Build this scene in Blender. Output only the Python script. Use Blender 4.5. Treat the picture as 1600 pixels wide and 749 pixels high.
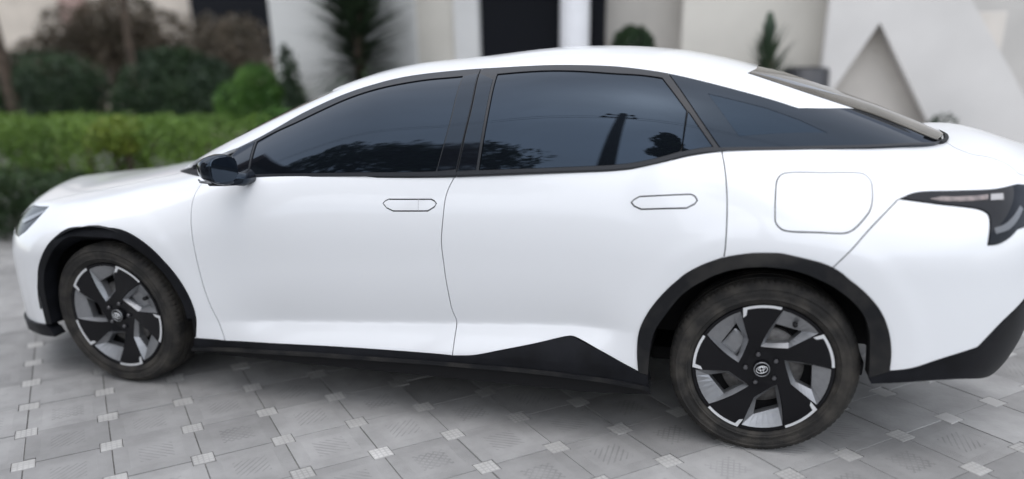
import bpy, bmesh, math, random
import numpy as np
from mathutils import Vector, Matrix
from mathutils.geometry import delaunay_2d_cdt
for o in list(bpy.data.objects): bpy.data.objects.remove(o)
R=math.radians
scene=bpy.context.scene
COL=scene.collection
# ------------------------------------------------------------------ camera
cam_d=bpy.data.cameras.new('camera'); cam=bpy.data.objects.new('camera',cam_d); COL.objects.link(cam); scene.camera=cam
cam_d.sensor_fit='HORIZONTAL'; cam_d.sensor_width=36; cam_d.lens=26.8195; cam_d.shift_y=0.11277
cam_d.clip_start=.05; cam_d.clip_end=2000
_f=Vector((-.25752464,.89479733,-.36471743)); _r=Vector((.96271643,.2699473,-.0174795)); _u=Vector((-.08281388,.35562086,.93095417))
M=Matrix((( _r.x,_u.x,-_f.x,1.27231),( _r.y,_u.y,-_f.y,-2.75948),( _r.z,_u.z,-_f.z,1.43218),(0,0,0,1)))
cam.matrix_world=M
cam_d.dof.use_dof=True; cam_d.dof.focus_distance=3.05; cam_d.dof.aperture_fstop=0.48
# ------------------------------------------------------------------ sky, sun, exposure
SUN_EL,SUN_AZ=74,172          # degrees; azimuth measured from +y towards +x
w=bpy.data.worlds.new('World'); scene.world=w; w.use_nodes=True
nt=w.node_tree; bg=nt.nodes['Background']; sky=nt.nodes.new('ShaderNodeTexSky'); sky.sky_type='NISHITA'; sky.sun_disc=False
sky.sun_elevation=R(SUN_EL); sky.sun_rotation=R(SUN_AZ); sky.air_density=1.0; sky.dust_density=1.0; sky.ozone_density=1.0
# broken cloud: the sky's own light, mostly drained of its blue, lighter and darker by soft noise
hs=nt.nodes.new('ShaderNodeHueSaturation'); hs.inputs['Saturation'].default_value=.45; nt.links.new(sky.outputs[0],hs.inputs['Color'])
wt=nt.nodes.new('ShaderNodeTexCoord'); wn_=nt.nodes.new('ShaderNodeTexNoise'); wn_.inputs['Scale'].default_value=2.2; wn_.inputs['Detail'].default_value=7; wn_.inputs['Roughness'].default_value=.55; wn_.inputs['Distortion'].default_value=.4
nt.links.new(wt.outputs['Generated'],wn_.inputs['Vector'])
wm=nt.nodes.new('ShaderNodeMapRange'); wm.inputs[1].default_value=.3; wm.inputs[2].default_value=.7; wm.inputs[3].default_value=.85; wm.inputs[4].default_value=1.3; nt.links.new(wn_.outputs['Fac'],wm.inputs[0]); nt.links.new(wm.outputs[0],hs.inputs['Value'])
nt.links.new(hs.outputs[0],bg.inputs[0]); bg.inputs[1].default_value=.15
sd=bpy.data.lights.new('sun','SUN'); sd.energy=1.3; sd.angle=R(122); sd.color=(1,.975,.94)
so=bpy.data.objects.new('sun',sd); COL.objects.link(so)
_d=Vector((math.sin(R(SUN_AZ))*math.cos(R(SUN_EL)),math.cos(R(SUN_AZ))*math.cos(R(SUN_EL)),math.sin(R(SUN_EL))))
so.rotation_euler=_d.to_track_quat('Z','Y').to_euler(); so.location=_d*30
scene.view_settings.view_transform='Standard'; scene.view_settings.look='None'; scene.view_settings.gamma=1; scene.view_settings.exposure=0.76
scene.render.engine='CYCLES'
try: scene.view_settings.use_curve_mapping=False
except Exception: pass
# ------------------------------------------------------------------ helpers
def link(o): COL.objects.link(o); return o
def tag(o,label=None,cat=None,group=None,kind=None):
    for k,v in (('label',label),('category',cat),('group',group),('kind',kind)):
        if v: o[k]=v
    return o
def empty(name,loc): 
    o=bpy.data.objects.new(name,None); o.location=loc; o.empty_display_size=.1; return link(o)
def parent(o,p):
    if p is not None:
        o.parent=p
        t=Matrix.Identity(4); q=p
        chain=[]
        while q is not None: chain.append(q); q=q.parent
        for q in reversed(chain): t=t@q.matrix_parent_inverse@Matrix.LocRotScale(q.location,q.rotation_euler,q.scale)
        o.matrix_parent_inverse=t.inverted()
    return o
def mesh(name,verts,faces,mat,par=None,smooth=False,normals=None,world=True):
    me=bpy.data.meshes.new(name); me.from_pydata([tuple(map(float,v)) for v in verts],[],[tuple(map(int,f)) for f in faces]); me.update()
    if smooth or normals is not None: me.polygons.foreach_set('use_smooth',[True]*len(me.polygons))
    if normals is not None:
        me.normals_split_custom_set_from_vertices([tuple(map(float,n)) for n in normals])
    if mat: me.materials.append(mat)
    o=link(bpy.data.objects.new(name,me))
    if par is not None:
        if world: parent(o,par)
        else: o.parent=par
    return o
def bmobj(name,bm,mat,par=None,smooth=False,world=True):
    me=bpy.data.meshes.new(name); bmesh.ops.recalc_face_normals(bm,faces=bm.faces); bm.to_mesh(me); bm.free()
    if smooth: me.polygons.foreach_set('use_smooth',[True]*len(me.polygons))
    if mat: me.materials.append(mat)
    o=link(bpy.data.objects.new(name,me))
    if par is not None:
        if world: parent(o,par)
        else: o.parent=par
    return o
def box_bm(bm,lo,hi,bev=0,mat=None):
    x0,y0,z0=lo;x1,y1,z1=hi
    b=bmesh.new()
    v=[b.verts.new(p) for p in ((x0,y0,z0),(x1,y0,z0),(x1,y1,z0),(x0,y1,z0),(x0,y0,z1),(x1,y0,z1),(x1,y1,z1),(x0,y1,z1))]
    for f in ((0,3,2,1),(4,5,6,7),(0,1,5,4),(1,2,6,5),(2,3,7,6),(3,0,4,7)): b.faces.new([v[i] for i in f])
    if bev: bmesh.ops.bevel(b,geom=list(b.edges),offset=bev,segments=2,affect='EDGES',profile=.6)
    if mat is not None: bmesh.ops.transform(b,matrix=mat,verts=b.verts)
    me=bpy.data.meshes.new('t'); b.to_mesh(me); b.free(); bm.from_mesh(me); bpy.data.meshes.remove(me)
def box(name,lo,hi,mat,par=None,bev=.01):
    bm=bmesh.new(); box_bm(bm,lo,hi,bev); return bmobj(name,bm,mat,par)
def tube_data(path,rad,n=10,cap=True):
    """path: list of points, rad: list of radii"""
    path=[Vector(p) for p in path]; V=[];F=[]
    if not hasattr(rad,'__len__'): rad=[rad]*len(path)
    for i,p in enumerate(path):
        t=(path[min(i+1,len(path)-1)]-path[max(i-1,0)]).normalized()
        a=t.orthogonal().normalized() if i==0 else (a-t*a.dot(t)).normalized()
        b=t.cross(a)
        for k in range(n):
            th=2*math.pi*k/n; V.append(p+(a*math.cos(th)+b*math.sin(th))*rad[i])
    for i in range(len(path)-1):
        for k in range(n): F.append((i*n+k,i*n+(k+1)%n,(i+1)*n+(k+1)%n,(i+1)*n+k))
    if cap: F.append(tuple(range(n))[::-1]); F.append(tuple((len(path)-1)*n+k for k in range(n)))
    return V,F
def tube(name,path,rad,mat,par=None,n=10,smooth=True):
    V,F=tube_data(path,rad,n); return mesh(name,V,F,mat,par,smooth)
def lathe_data(prof,n,axis='y',closed=False):
    V=[];F=[]
    for k in range(n):
        th=2*math.pi*k/n
        for r,y in prof: V.append((r*math.cos(th),y,r*math.sin(th)))
    m=len(prof)
    for k in range(n):
        k2=(k+1)%n
        for i in range(m-1): F.append((k*m+i,k2*m+i,k2*m+i+1,k*m+i+1))
    return V,F
# ------------------------------------------------------------------ materials
def mat(name,col,rough=.5,metal=0,spec=.5,coat=0,coat_r=.03,noise=0,nscale=20,bump=0,bscale=60,col2=None,detail=4,emit=None,ntype='noise',obj=True,ramp=(.35,.65),trans=0,ior=1.5,stint=None):
    m=bpy.data.materials.new(name); m.use_nodes=True; n=m.node_tree; b=n.nodes['Principled BSDF']; L=n.links
    b.inputs['Base Color'].default_value=(*col,1); b.inputs['Roughness'].default_value=rough; b.inputs['Metallic'].default_value=metal
    b.inputs['Specular IOR Level'].default_value=spec; b.inputs['Coat Weight'].default_value=coat; b.inputs['Coat Roughness'].default_value=coat_r
    b.inputs['IOR'].default_value=ior
    if stint: b.inputs['Specular Tint'].default_value=(*stint,1)
    tc=n.nodes.new('ShaderNodeTexCoord'); out=tc.outputs['Object' if obj else 'Generated']
    if noise or col2:
        t=n.nodes.new('ShaderNodeTexNoise'); t.inputs['Scale'].default_value=nscale; t.inputs['Detail'].default_value=detail; L.new(out,t.inputs['Vector'])
        r=n.nodes.new('ShaderNodeValToRGB'); L.new(t.outputs['Fac'],r.inputs[0])
        c2=col2 or tuple(max(0,c*(1-noise)) for c in col); c1=col if col2 else tuple(min(1,c*(1+noise)) for c in col)
        r.color_ramp.elements[0].position=ramp[0]; r.color_ramp.elements[1].position=ramp[1]
        r.color_ramp.elements[0].color=(*c2,1); r.color_ramp.elements[1].color=(*c1,1); L.new(r.outputs[0],b.inputs['Base Color'])
    if bump:
        t=n.nodes.new('ShaderNodeTexNoise'); t.inputs['Scale'].default_value=bscale; t.inputs['Detail'].default_value=6; L.new(out,t.inputs['Vector'])
        bp=n.nodes.new('ShaderNodeBump'); bp.inputs['Strength'].default_value=bump; bp.inputs['Distance'].default_value=.01; L.new(t.outputs['Fac'],bp.inputs['Height']); L.new(bp.outputs[0],b.inputs['Normal'])
    return m
MT={}
MT['paint']=mat('white_car_paint',(.80,.81,.82),.32,coat=.7,coat_r=.02)
MT['gloss']=mat('gloss_black',(.007,.008,.011),.06,spec=.5,stint=(.6,.78,1))
MT['glass']=mat('tinted_glass',(.005,.0065,.009),.015,spec=.60,ior=1.5,stint=(.55,.74,1.0))
MT['qglass']=mat('tinted_fixed_glass',(.008,.011,.016),.03,spec=.5,stint=(.5,.72,1))
MT['satin']=mat('satin_black_trim',(.016,.018,.022),.34,spec=.4)
MT['rubber']=mat('black_rubber_seal',(.008,.008,.009),.6,spec=.3)
MT['plast']=mat('black_textured_plastic',(.007,.0075,.0095),.5,noise=.35,nscale=9,bump=.15,bscale=420,spec=.16)
MT['dustplast']=mat('dusty_black_plastic',(.036,.034,.031),.55,col2=(.008,.0085,.010),nscale=7,bump=.15,bscale=420,ramp=(.45,.75),spec=.25)
MT['shell']=mat('inner_shell_black',(.012,.012,.013),.7,spec=.2)
MT['tyre']=mat('tyre_rubber',(.064,.058,.050),.82,col2=(.022,.021,.020),nscale=13,bump=.25,bscale=130,spec=.3,detail=12,ramp=(.42,.72))
MT['alu']=mat('machined_aluminium',(.85,.86,.87),.42,metal=.6)
MT['greyalloy']=mat('grey_alloy',(.30,.305,.315),.36,metal=.7,noise=.06,nscale=40)
MT['disc']=mat('brake_disc_steel',(.14,.135,.13),.5,metal=.6,noise=.25,nscale=50)
MT['wheelblack']=mat('wheel_black',(.006,.006,.0075),.2,spec=.22)
MT['nut']=mat('nut_steel',(.16,.16,.17),.35,metal=.9)
MT['lampdark']=mat('smoked_lamp_lens',(.008,.009,.012),.06,spec=.25)
MT['jointgrey']=mat('joint_grey',(.45,.45,.46),.5)
MT['rearglass']=mat('rear_glass_painted_reflection',(.13,.12,.105),.05,spec=.9,noise=.2,nscale=6)  # warm base colour paints in the beige reflection of the house wall
MT['headdark']=mat('dark_headlamp_lens',(.010,.011,.013),.15,spec=.12)
MT['lampred']=mat('lamp_reflector_strip',(.17,.138,.13),.3,coat=.4,noise=.35,nscale=45)
MT['lampclear']=mat('lamp_clear_strip',(.36,.35,.35),.25,coat=.4)
MT['lampgrey']=mat('lamp_light_guide',(.13,.133,.14),.25,coat=.4)
# ------------------------------------------------------------------ body shape functions
PI=np.pi
YC=0.88            # car centre plane
XF,XR=-2.32,2.42
LF,LR=0.80,0.72
NF,NR=3.0,2.9
def hermite(xs,ys):
    xs=np.array(xs,float);ys=np.array(ys,float)
    d=np.diff(ys)/np.diff(xs); m=np.zeros_like(ys)
    h=np.diff(xs)
    m[0]=d[0];m[-1]=d[-1]
    m[1:-1]=(d[:-1]*h[1:]+d[1:]*h[:-1])/(h[1:]+h[:-1])
    def f(x):
        x=np.asarray(x,float); i=np.clip(np.searchsorted(xs,x)-1,0,len(xs)-2)
        t=(x-xs[i])/h[i]; t=np.clip(t,-.5,1.5)
        return (ys[i]*(1+2*t)*(1-t)**2+m[i]*h[i]*t*(1-t)**2+ys[i+1]*t*t*(3-2*t)+m[i+1]*h[i]*t*t*(t-1))
    return f
def sm(a,b,x):
    t=np.clip((x-a)/(b-a),0,1); return t*t*(3-2*t)
PAR=dict(
 ztx=[-2.32,-2.15,-1.95,-1.7,-1.4,-1.1,-.8,-.4,0,.8,1.2,1.5,1.8,2.0,2.2,2.42],
 zty=[.83,.845,.8645,.9055,.9603,1.0146,1.09,1.18,1.2,1.25,1.26,1.23,1.17,1.1334,1.1319,1.0654],
 z0x=[-2.32,-1.7,-1.2,-.5,.8,1.5,2.42], z0y=[.50,.60,.62,.62,.64,.70,.70],
 zbx=[-2.32,-1.9,-1.0,0,1.0,1.7,2.42], zby=[.17,.16,.17,.17,.17,.20,.26],
 # nose setback by height
 nzx=[.15,.30,.45,.60,.72,.9,1.05], nzy=[-.03,-.023,-.016,-.004,-.009,-.03,-.04],
 tzx=[.2,.35,.5,.7,.9,1.0,1.1], tzy=[.1423,.0199,-.0197,-.0186,-.005,.0,.03],
 px=[-2.32,-1.3,-.8,.8,1.3,1.6,2.42], pp=[2.4,2.6,3.0,3.0,2.7,2.6,2.8],
 qx=[-2.32,-1.3,-.7,0,1.1,1.5,2.42], qq=[2.5,2.8,4.5,5.0,4.5,3.0,2.5],
)
F={}
def setup(P=PAR):
    F['zt']=hermite(P['ztx'],P['zty']);F['z0']=hermite(P['z0x'],P['z0y']);F['zb']=hermite(P['zbx'],P['zby'])
    F['nz']=hermite(P['nzx'],P['nzy']);F['tz']=hermite(P['tzx'],P['tzy']);F['pe']=hermite(P['px'],P['pp']);F['qe']=hermite(P['qx'],P['qq'])
    F['zc']=hermite(P['zcx'],P['zcy']);F['hb']=hermite(P['hbx'],P['hby']);F['zs']=hermite(P['zsx'],P['zsy'])
PAR.update(
 zcx=[-1.30,-1.0,-.6,-.2,.2,.6,1.0,1.4,1.8,2.08], zcy=[0.9401, 1.0996, 1.2724, 1.3952, 1.4356, 1.4676, 1.4478, 1.3601, 1.2263, 1.1136],
 hbx=[-1.30,-1.0,-.6,0,.6,1.2,1.7,2.08], hby=[.74,.79,.842,.862,.863,.822,.700,.555],
 zsx=[-1.3,0,1.2,2.08], zsy=[.88,.88,.93,.95])
GN,GM=4.5,1.3
def side(u,z):
    """half width of the body side (before nose/tail wrap)"""
    w=0.895+0*u+0*z
    # wheel-arch flares
    rf=np.hypot(u+1.44,(z-.36)); rr=np.hypot(u-1.44,(z-.36))
    w=w+.022*(np.exp(-(np.maximum(rf-.40,0)/.20)**2)+np.exp(-(np.maximum(rr-.42,0)/.22)**2))
    w=w+.0035*(sm(.545,.475,rf)+sm(.565,.495,rr))
    w=w-.10*np.maximum(z-.74,0)**1.5            # shoulder leans in
    # lower door tuck and sill kick
    md=sm(-1.02,-.55,u)*sm(1.05,.75,u)
    zk=.36+.085*np.clip((u+.76)/1.34,-.3,1.1)
    q=np.clip((zk+.24-z)/.24,0,1.0); w=w-md*.026*q*q
    d_=zk-z; k_=.5*(d_+np.sqrt(d_*d_+.012**2)); w=w+md*(.62*k_-1.3*np.minimum(k_,.13)**2)*np.where(k_>.13,.13/np.maximum(k_,1e-6),1)
    w=w-.12*np.maximum(.25-z,0)
    return w
def S1(u,v):
    u=np.asarray(u,float);v=np.asarray(v,float)
    zb,z0,zt=F['zb'](u),F['z0'](u),F['zt'](u)
    p=F['pe'](u)
    ph=np.clip(v-1,0,1)**(p/2)*PI/2
    up=np.maximum(np.sin(ph),1e-9)**(2/p); co=np.maximum(np.cos(ph),0)**(2/F['qe'](u))
    z=np.where(v<1, zb+v*(z0-zb), z0+(zt-z0)*up)
    h=side(u,z)*np.where(v<1,1,co)
    # wrap
    tf=np.clip((u-XF)/LF,0,1); ef=np.maximum(1-(1-tf)**NF,0)**(1/NF)
    tr=np.clip((XR-u)/LR,0,1); er=np.maximum(1-(1-tr)**NR,0)**(1/NR)
    h=h*ef*er
    x=u+F['nz'](z)*(1-tf)**1.3-F['tz'](z)*(1-tr)**1.3
    return np.stack([x,YC-h,z],-1)
def S2(u,ph):
    zs,zc,hb=F['zs'](u),F['zc'](u),F['hb'](u)
    c=np.maximum(np.cos(ph),0); s=np.maximum(np.sin(ph),1e-9)
    return np.stack([u+0*ph,YC-hb*c**(2/GN),zs+np.maximum(zc-zs,0)*s**(2/GM)],-1)
# S1 front-end parameter: dense sampling near the ends
def usamp(n):
    th=np.linspace(0,PI/2,n)
    f=XF+LF*(1-np.cos(th)**(2/NF)); r=XR-LR*(1-np.cos(th)**(2/NR))
    return np.unique(np.concatenate([f,np.linspace(XF+LF,XR-LR,n*2),r]))

PX={"seamF":[[-0.9405,1.5763],[-0.9516,1.497],[-0.9442,1.3266],[-0.9383,1.2357],[-0.9342,1.1439],[-0.9269,1.0082],[-0.9139,0.7687],[-0.894,0.559],[-0.8687,0.3876],[-0.8473,0.2178]],
"seamB":[[0.256,1.5135],[0.2355,1.4629],[0.2204,1.4045],[0.2116,1.3002],[0.2037,1.1738],[0.2115,1.0437],[0.2202,0.8707],[0.2307,0.6844],[0.2434,0.5934],[0.2416,0.4052],[0.2384,0.2907]],
"seamC":[[1.231,1.5683],[1.2493,1.471],[1.2638,1.3514],[1.2702,1.2416],[1.2722,1.1327],[1.2703,1.0962]],
"seamD":[[1.8176,1.4018],[1.7366,1.254],[1.6825,1.1466],[1.6293,1.0537]],
"beltF":[[-0.9483,1.5931],[-0.8563,1.5846],[-0.7127,1.5608],[-0.331,1.5116],[0.0062,1.5158],[0.2561,1.5118]],
"beltR":[[0.2561,1.5118],[0.4563,1.5116],[0.6721,1.5092],[0.8607,1.5069],[0.9465,1.5117],[1.0294,1.5297],[1.1108,1.553],[1.1677,1.5634],[1.231,1.5692]],
"beltQ":[[1.231,1.5692],[1.4933,1.5938],[1.7789,1.6838],[1.9828,1.7809],[2.036,1.8199]],
"archF":[[-1.8357,0.2557],[-1.8349,0.5522],[-1.8235,0.7532],[-1.7953,0.9232],[-1.7369,1.0871],[-1.6834,1.1982],[-1.6061,1.2884],[-1.4972,1.2915],[-1.3974,1.2813],[-1.318,1.2665],[-1.2399,1.2196],[-1.1514,1.1215],[-1.0771,0.9827],[-1.0163,0.7929],[-0.9818,0.5976],[-0.974,0.4393],[-0.9924,0.2301]],
"archR":[[0.9927,0.2681],[0.9846,0.4361],[0.9883,0.6029],[1.0156,0.7477],[1.062,0.8869],[1.1213,1.0049],[1.1854,1.0573],[1.2671,1.0958],[1.357,1.112],[1.416,1.1136],[1.4579,1.1119],[1.506,1.0995],[1.596,1.0719],[1.6652,1.0228],[1.737,0.92],[1.7963,0.7899],[1.8324,0.6447],[1.8526,0.4941],[1.8604,0.3496]],
"archRin":[[1.0284,0.2482],[1.03,0.4384],[1.0442,0.6065],[1.0895,0.7692],[1.1348,0.8934],[1.2087,0.9962],[1.304,1.0433],[1.3972,1.0539],[1.4205,1.0529],[1.5112,1.0359],[1.6031,0.985],[1.6977,0.8666],[1.7483,0.7553],[1.7733,0.6395],[1.7863,0.4894],[1.7979,0.2962]],
"white_bot":[[-1.0007,0.229],[-0.8473,0.2178],[-0.7452,0.2269],[-0.3221,0.2657],[-0.067,0.2825],[0.211,0.2926],[0.2384,0.2907]],
"white_botR":[[0.2384,0.2907],[0.3295,0.3117],[0.4361,0.3711],[0.5751,0.4478],[0.7097,0.5258],[0.73,0.5282],[0.8489,0.4257],[0.9828,0.2819],[0.9927,0.2681]],
"sill_bot":[[-1.0152,0.1019],[-0.6892,0.1333],[-0.4118,0.1622],[-0.0661,0.1827],[0.2421,0.1979],[0.5812,0.204],[0.8536,0.1793],[1.0373,0.1148]],
"bump_bot":[[1.8604,0.3496],[1.9257,0.3657],[2.0355,0.4347],[2.1379,0.4855],[2.2026,0.6598],[2.2784,0.7933]],
"val_bot":[[1.8089,0.2484],[1.9651,0.26],[2.1005,0.2403],[2.2771,0.1537],[2.3175,0.1888],[2.3168,0.2882],[2.3535,0.4627]],
"nose_bot":[[-2.0697,0.2253],[-1.9122,0.245],[-1.8357,0.2557]],
"lip_bot":[[-2.1042,0.0476],[-1.9873,0.0964],[-1.7891,0.1266]],
"fuel":[[1.4597,1.4695],[1.5739,1.4843],[1.6858,1.506],[1.7089,1.5059],[1.7233,1.493],[1.7332,1.4727],[1.7361,1.4511],[1.7369,1.3802],[1.7305,1.3338],[1.7105,1.2859],[1.6825,1.2378],[1.6657,1.2226],[1.6492,1.2165],[1.5642,1.213],[1.4785,1.2121],[1.4565,1.2181],[1.4417,1.2311],[1.4316,1.2488],[1.4281,1.2705],[1.4233,1.4078],[1.4261,1.4356],[1.4388,1.4599]],
"hanF":[[-0.0423,1.3697],[-0.0331,1.3829],[-0.0189,1.3912],[0.1604,1.3902],[0.1746,1.3805],[0.1824,1.3678],[0.1755,1.3521],[0.1481,1.3318],[0.0018,1.3311],[-0.0267,1.347]],
"hanR":[[0.9325,1.3477],[0.9402,1.3591],[0.9606,1.3721],[1.1404,1.3701],[1.1547,1.3607],[1.1638,1.3432],[1.1558,1.328],[1.1291,1.3115],[0.9695,1.3161],[0.9442,1.3311]],
"tail":[[1.8229,1.4051],[1.8753,1.4483],[2.0074,1.4838],[2.1413,1.4902],[2.2163,1.5152],[2.206,1.2722],[2.1799,1.2319],[2.1376,1.1985],[2.104,1.1964],[2.1074,1.3196],[2.1008,1.3575],[2.0811,1.38],[2.029,1.3983],[1.9194,1.405]],
"head":[[-2.1325,1.5719],[-1.9034,1.5454],[-1.8868,1.4294],[-1.9195,1.3149],[-1.9831,1.2544]],
"creaselow":[[-0.749,0.4356],[-0.3324,0.5174],[0.2082,0.6069],[0.5838,0.6233]],
"deckc":[[2.099,1.7019],[2.1549,1.6789],[2.2127,1.6314]],
"tlA":[[1.9167,1.4231],[1.9538,1.4426],[2.1041,1.4594],[2.1024,1.4339],[1.9528,1.4192]],
"tlB":[[2.1125,1.4601],[2.1538,1.462],[2.1537,1.429],[2.1105,1.4282]],
"tlC":[[2.1195,1.2835],[2.1542,1.3003],[2.1861,1.3417],[2.2109,1.3959],[2.2233,1.3785],[2.2005,1.3171],[2.1705,1.2719],[2.1266,1.2527]],
"hlA":[[-2.0453,1.4127],[-1.9798,1.4666],[-1.9118,1.508],[-1.8793,1.4906],[-1.9313,1.4345],[-2.0029,1.3879]],
"cowl":[[-1.2213,1.743],[-1.1808,1.7709],[-1.0595,1.7307],[-0.9988,1.6762],[-0.9884,1.6375],[-1.0768,1.6785]],
"hanFd":[[0.1071,1.3908],[0.1088,1.3318]],
"hoodedge":[[-2.2656,1.8708],[-2.2015,1.9336],[-2.1358,1.9613],[-2.0439,1.9643],[-1.7298,1.8654],[-1.4344,1.7629],[-1.2053,1.7297]],
"trunkedge":[[2.0572,1.7571],[2.0999,1.705],[2.1549,1.6789],[2.2127,1.6314],[2.2357,1.5808]],
"white":[[-0.7998,0.8607],[-0.6961,0.908],[-0.6183,0.9593],[-0.5199,1.0341],[-0.4208,1.0861],[-0.3006,1.1329],[-0.1806,1.1635],[-0.0653,1.1974],[0.0519,1.216],[0.1697,1.2204],[0.2435,1.2139],[0.3656,1.1904],[0.488,1.1724],[0.5892,1.1634],[0.7034,1.1526],[0.8139,1.1424],[0.9109,1.1262],[0.9968,1.1101],[1.1226,1.0796],[1.2209,1.0561],[1.3308,1.0327],[1.3825,1.0209],[1.4846,0.9896]],
"whiteC":[[1.4846,0.9896],[1.5811,1.0621],[1.688,1.1775]],
"backedge":[[1.2995,1.2769],[1.4041,1.2355],[1.5292,1.1989],[1.688,1.1775],[1.7469,1.177],[1.8403,1.1472],[1.8965,1.1255],[1.9915,1.0793]],
"gftop":[[-0.6932,0.8616],[-0.6084,0.9151],[-0.502,0.9562],[-0.4017,1.0057],[-0.2832,1.0605],[-0.1657,1.0956],[-0.0477,1.1214],[0.0685,1.1405],[0.209,1.1406]],
"gfright":[[0.2098,1.1363],[0.2052,0.7708],[0.1702,0.4206]],
"gfbot":[[-0.6837,0.4819],[-0.3346,0.4386],[-0.0484,0.4236],[0.1701,0.4231]],
"sail":[[-0.6946,0.9014],[-0.6817,0.7154],[-0.701,0.486]],
"seamB2":[[0.2771,1.1944],[0.2878,0.8882],[0.2748,0.6306],[0.2576,0.4156]],
"grleft":[[0.3612,1.1166],[0.3628,0.8388],[0.3571,0.622],[0.3492,0.4211]],
"grtop":[[0.3607,1.1199],[0.5209,1.1118],[0.6499,1.0997],[0.8201,1.0741],[0.9247,1.0693],[0.9955,1.0578]],
"grright":[[0.9955,1.0578],[1.0968,0.8196],[1.0927,0.6085],[1.0896,0.5024]],
"grbot":[[0.3492,0.4211],[0.6004,0.4201],[0.8601,0.4345],[0.9455,0.4552],[1.0283,0.4963],[1.0881,0.5365]],
"mini":[[1.1041,0.8127],[1.1981,0.5809],[1.1633,0.5694],[1.0959,0.5371]],
"seamC2":[[1.0173,1.1025],[1.1033,0.882],[1.2052,0.624],[1.2298,0.5619]],
"qg":[[1.1677,0.9692],[1.287,0.673],[1.5867,0.8047],[1.4916,0.8756],[1.3717,0.9298]],
"molF":[[-0.7166,0.4465],[-0.3333,0.4081],[0.0077,0.3957],[0.2586,0.3937]],
"molR":[[0.2586,0.3937],[0.4588,0.3952],[0.6734,0.3983],[0.8612,0.4069],[0.9467,0.4254],[1.0296,0.4663],[1.111,0.5156],[1.1678,0.5407],[1.231,0.5587]],
"molQ":[[1.231,0.5587],[1.4932,0.6225],[1.7739,0.7633],[1.9663,0.9816],[2.0181,1.1408]]}
S1KEYS=["seamF", "seamB", "seamC", "seamD", "beltF", "beltR", "beltQ", "archF", "archR", "archRin", "white_bot", "white_botR", "sill_bot", "bump_bot", "val_bot", "nose_bot", "lip_bot", "fuel", "hanF", "hanR", "tail", "head", "creaselow", "deckc", "tlA", "tlB", "tlC", "hlA", "cowl", "hanFd", "hoodedge", "trunkedge"]
# ------------------------------------------------------------------ car surfaces
setup()
def _tab(L,N):
    t=np.concatenate([np.linspace(0,.02,400),np.linspace(.02,1,1600)[1:]])      # u offset / L from the end
    e=np.maximum(1-(1-t)**N,0)**(1/N)
    x=t*L; y=e*.9; s=np.concatenate([[0],np.cumsum(np.hypot(np.diff(x),np.diff(y)))])
    return x,s
_fx,_fs=_tab(LF,NF); _rx,_rs=_tab(LR,NR)
SF=XF+LF-_fs[-1]; SR=XR-LR+_rs[-1]
def u2s(u):
    u=np.asarray(u,float); return np.where(u<XF+LF,SF+np.interp(u-XF,_fx,_fs),np.where(u>XR-LR,SR-np.interp(XR-u,_rx,_rs),u))
def s2u(s):
    s=np.asarray(s,float); return np.where(s<XF+LF,XF+np.interp(s-SF,_fs,_fx),np.where(s>XR-LR,XR-np.interp(SR-s,_rs,_rx),s))
KV,KP=.62,.8
def E1(P):   # scaled (s, v*KV) -> xyz ; v>2 is the far side
    s=np.clip(P[:,0],SF,SR); v=P[:,1]/KV; far=v>2; q=S1(s2u(s),np.where(far,4-v,v)); q[:,1]=np.where(far,2*YC-q[:,1],q[:,1]); return q
def E2(P):
    p=P[:,1]/KP; far=p>PI/2; q=S2(P[:,0],np.where(far,PI-p,p)); q[:,1]=np.where(far,2*YC-q[:,1],q[:,1]); return q
def EN(E,P):
    h=2e-3
    a=E(P+[h,0])-E(P-[h,0]); b=E(P+[0,h])-E(P-[0,h]); n=np.cross(a,b)
    q=E(P); c=np.stack([np.clip(q[:,0],-1.3,1.3),np.full(len(q),YC),np.full(len(q),.55)],-1)
    l=np.linalg.norm(n,axis=1); bad=l<1e-12
    n[bad]=(q-c)[bad]; n/=np.linalg.norm(n,axis=1)[:,None]
    n*=np.where(np.sum(n*(q-c),1)<0,-1,1)[:,None]
    return q,n
CV={}
for k,pts in PX.items():
    p=np.array(pts,float)
    if k in S1KEYS: CV[k]=np.stack([u2s(p[:,0]),p[:,1]*KV],-1)
    else: CV[k]=np.stack([p[:,0],p[:,1]*KP],-1)
def spl(p,step=.02,lin=False):
    p=np.asarray(p,float)
    if len(p)<2: return p
    out=[]
    for i in range(len(p)-1):
        a,b=p[i],p[i+1]; L=np.hypot(*(b-a)); n=max(1,int(math.ceil(L/step)))
        if lin or len(p)==2:
            for k in range(n): out.append(a+(b-a)*k/n)
            continue
        p0=p[i-1] if i>0 else 2*a-b; p3=p[i+2] if i+2<len(p) else 2*b-a
        t0=0;t1=t0+max(np.hypot(*(a-p0)),1e-6)**.5;t2=t1+max(L,1e-6)**.5;t3=t2+max(np.hypot(*(p3-b)),1e-6)**.5
        for k in range(n):
            t=t1+(t2-t1)*k/n
            A1=(t1-t)/(t1-t0)*p0+(t-t0)/(t1-t0)*a; A2=(t2-t)/(t2-t1)*a+(t-t1)/(t2-t1)*b; A3=(t3-t)/(t3-t2)*b+(t-t2)/(t3-t2)*p3
            B1=(t2-t)/(t2-t0)*A1+(t-t0)/(t2-t0)*A2; B2=(t3-t)/(t3-t1)*A2+(t-t1)/(t3-t1)*A3
            out.append((t2-t)/(t2-t1)*B1+(t-t1)/(t2-t1)*B2)
    out.append(p[-1]); return np.array(out)
def closed(*segs):
    P=np.concatenate([np.atleast_2d(s) for s in segs]); out=[P[0]]
    for q in P[1:]:
        if np.hypot(*(q-out[-1]))>1.5e-3: out.append(q)
    if np.hypot(*(out[-1]-out[0]))<1.5e-3: out.pop()
    return np.array(out)
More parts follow.
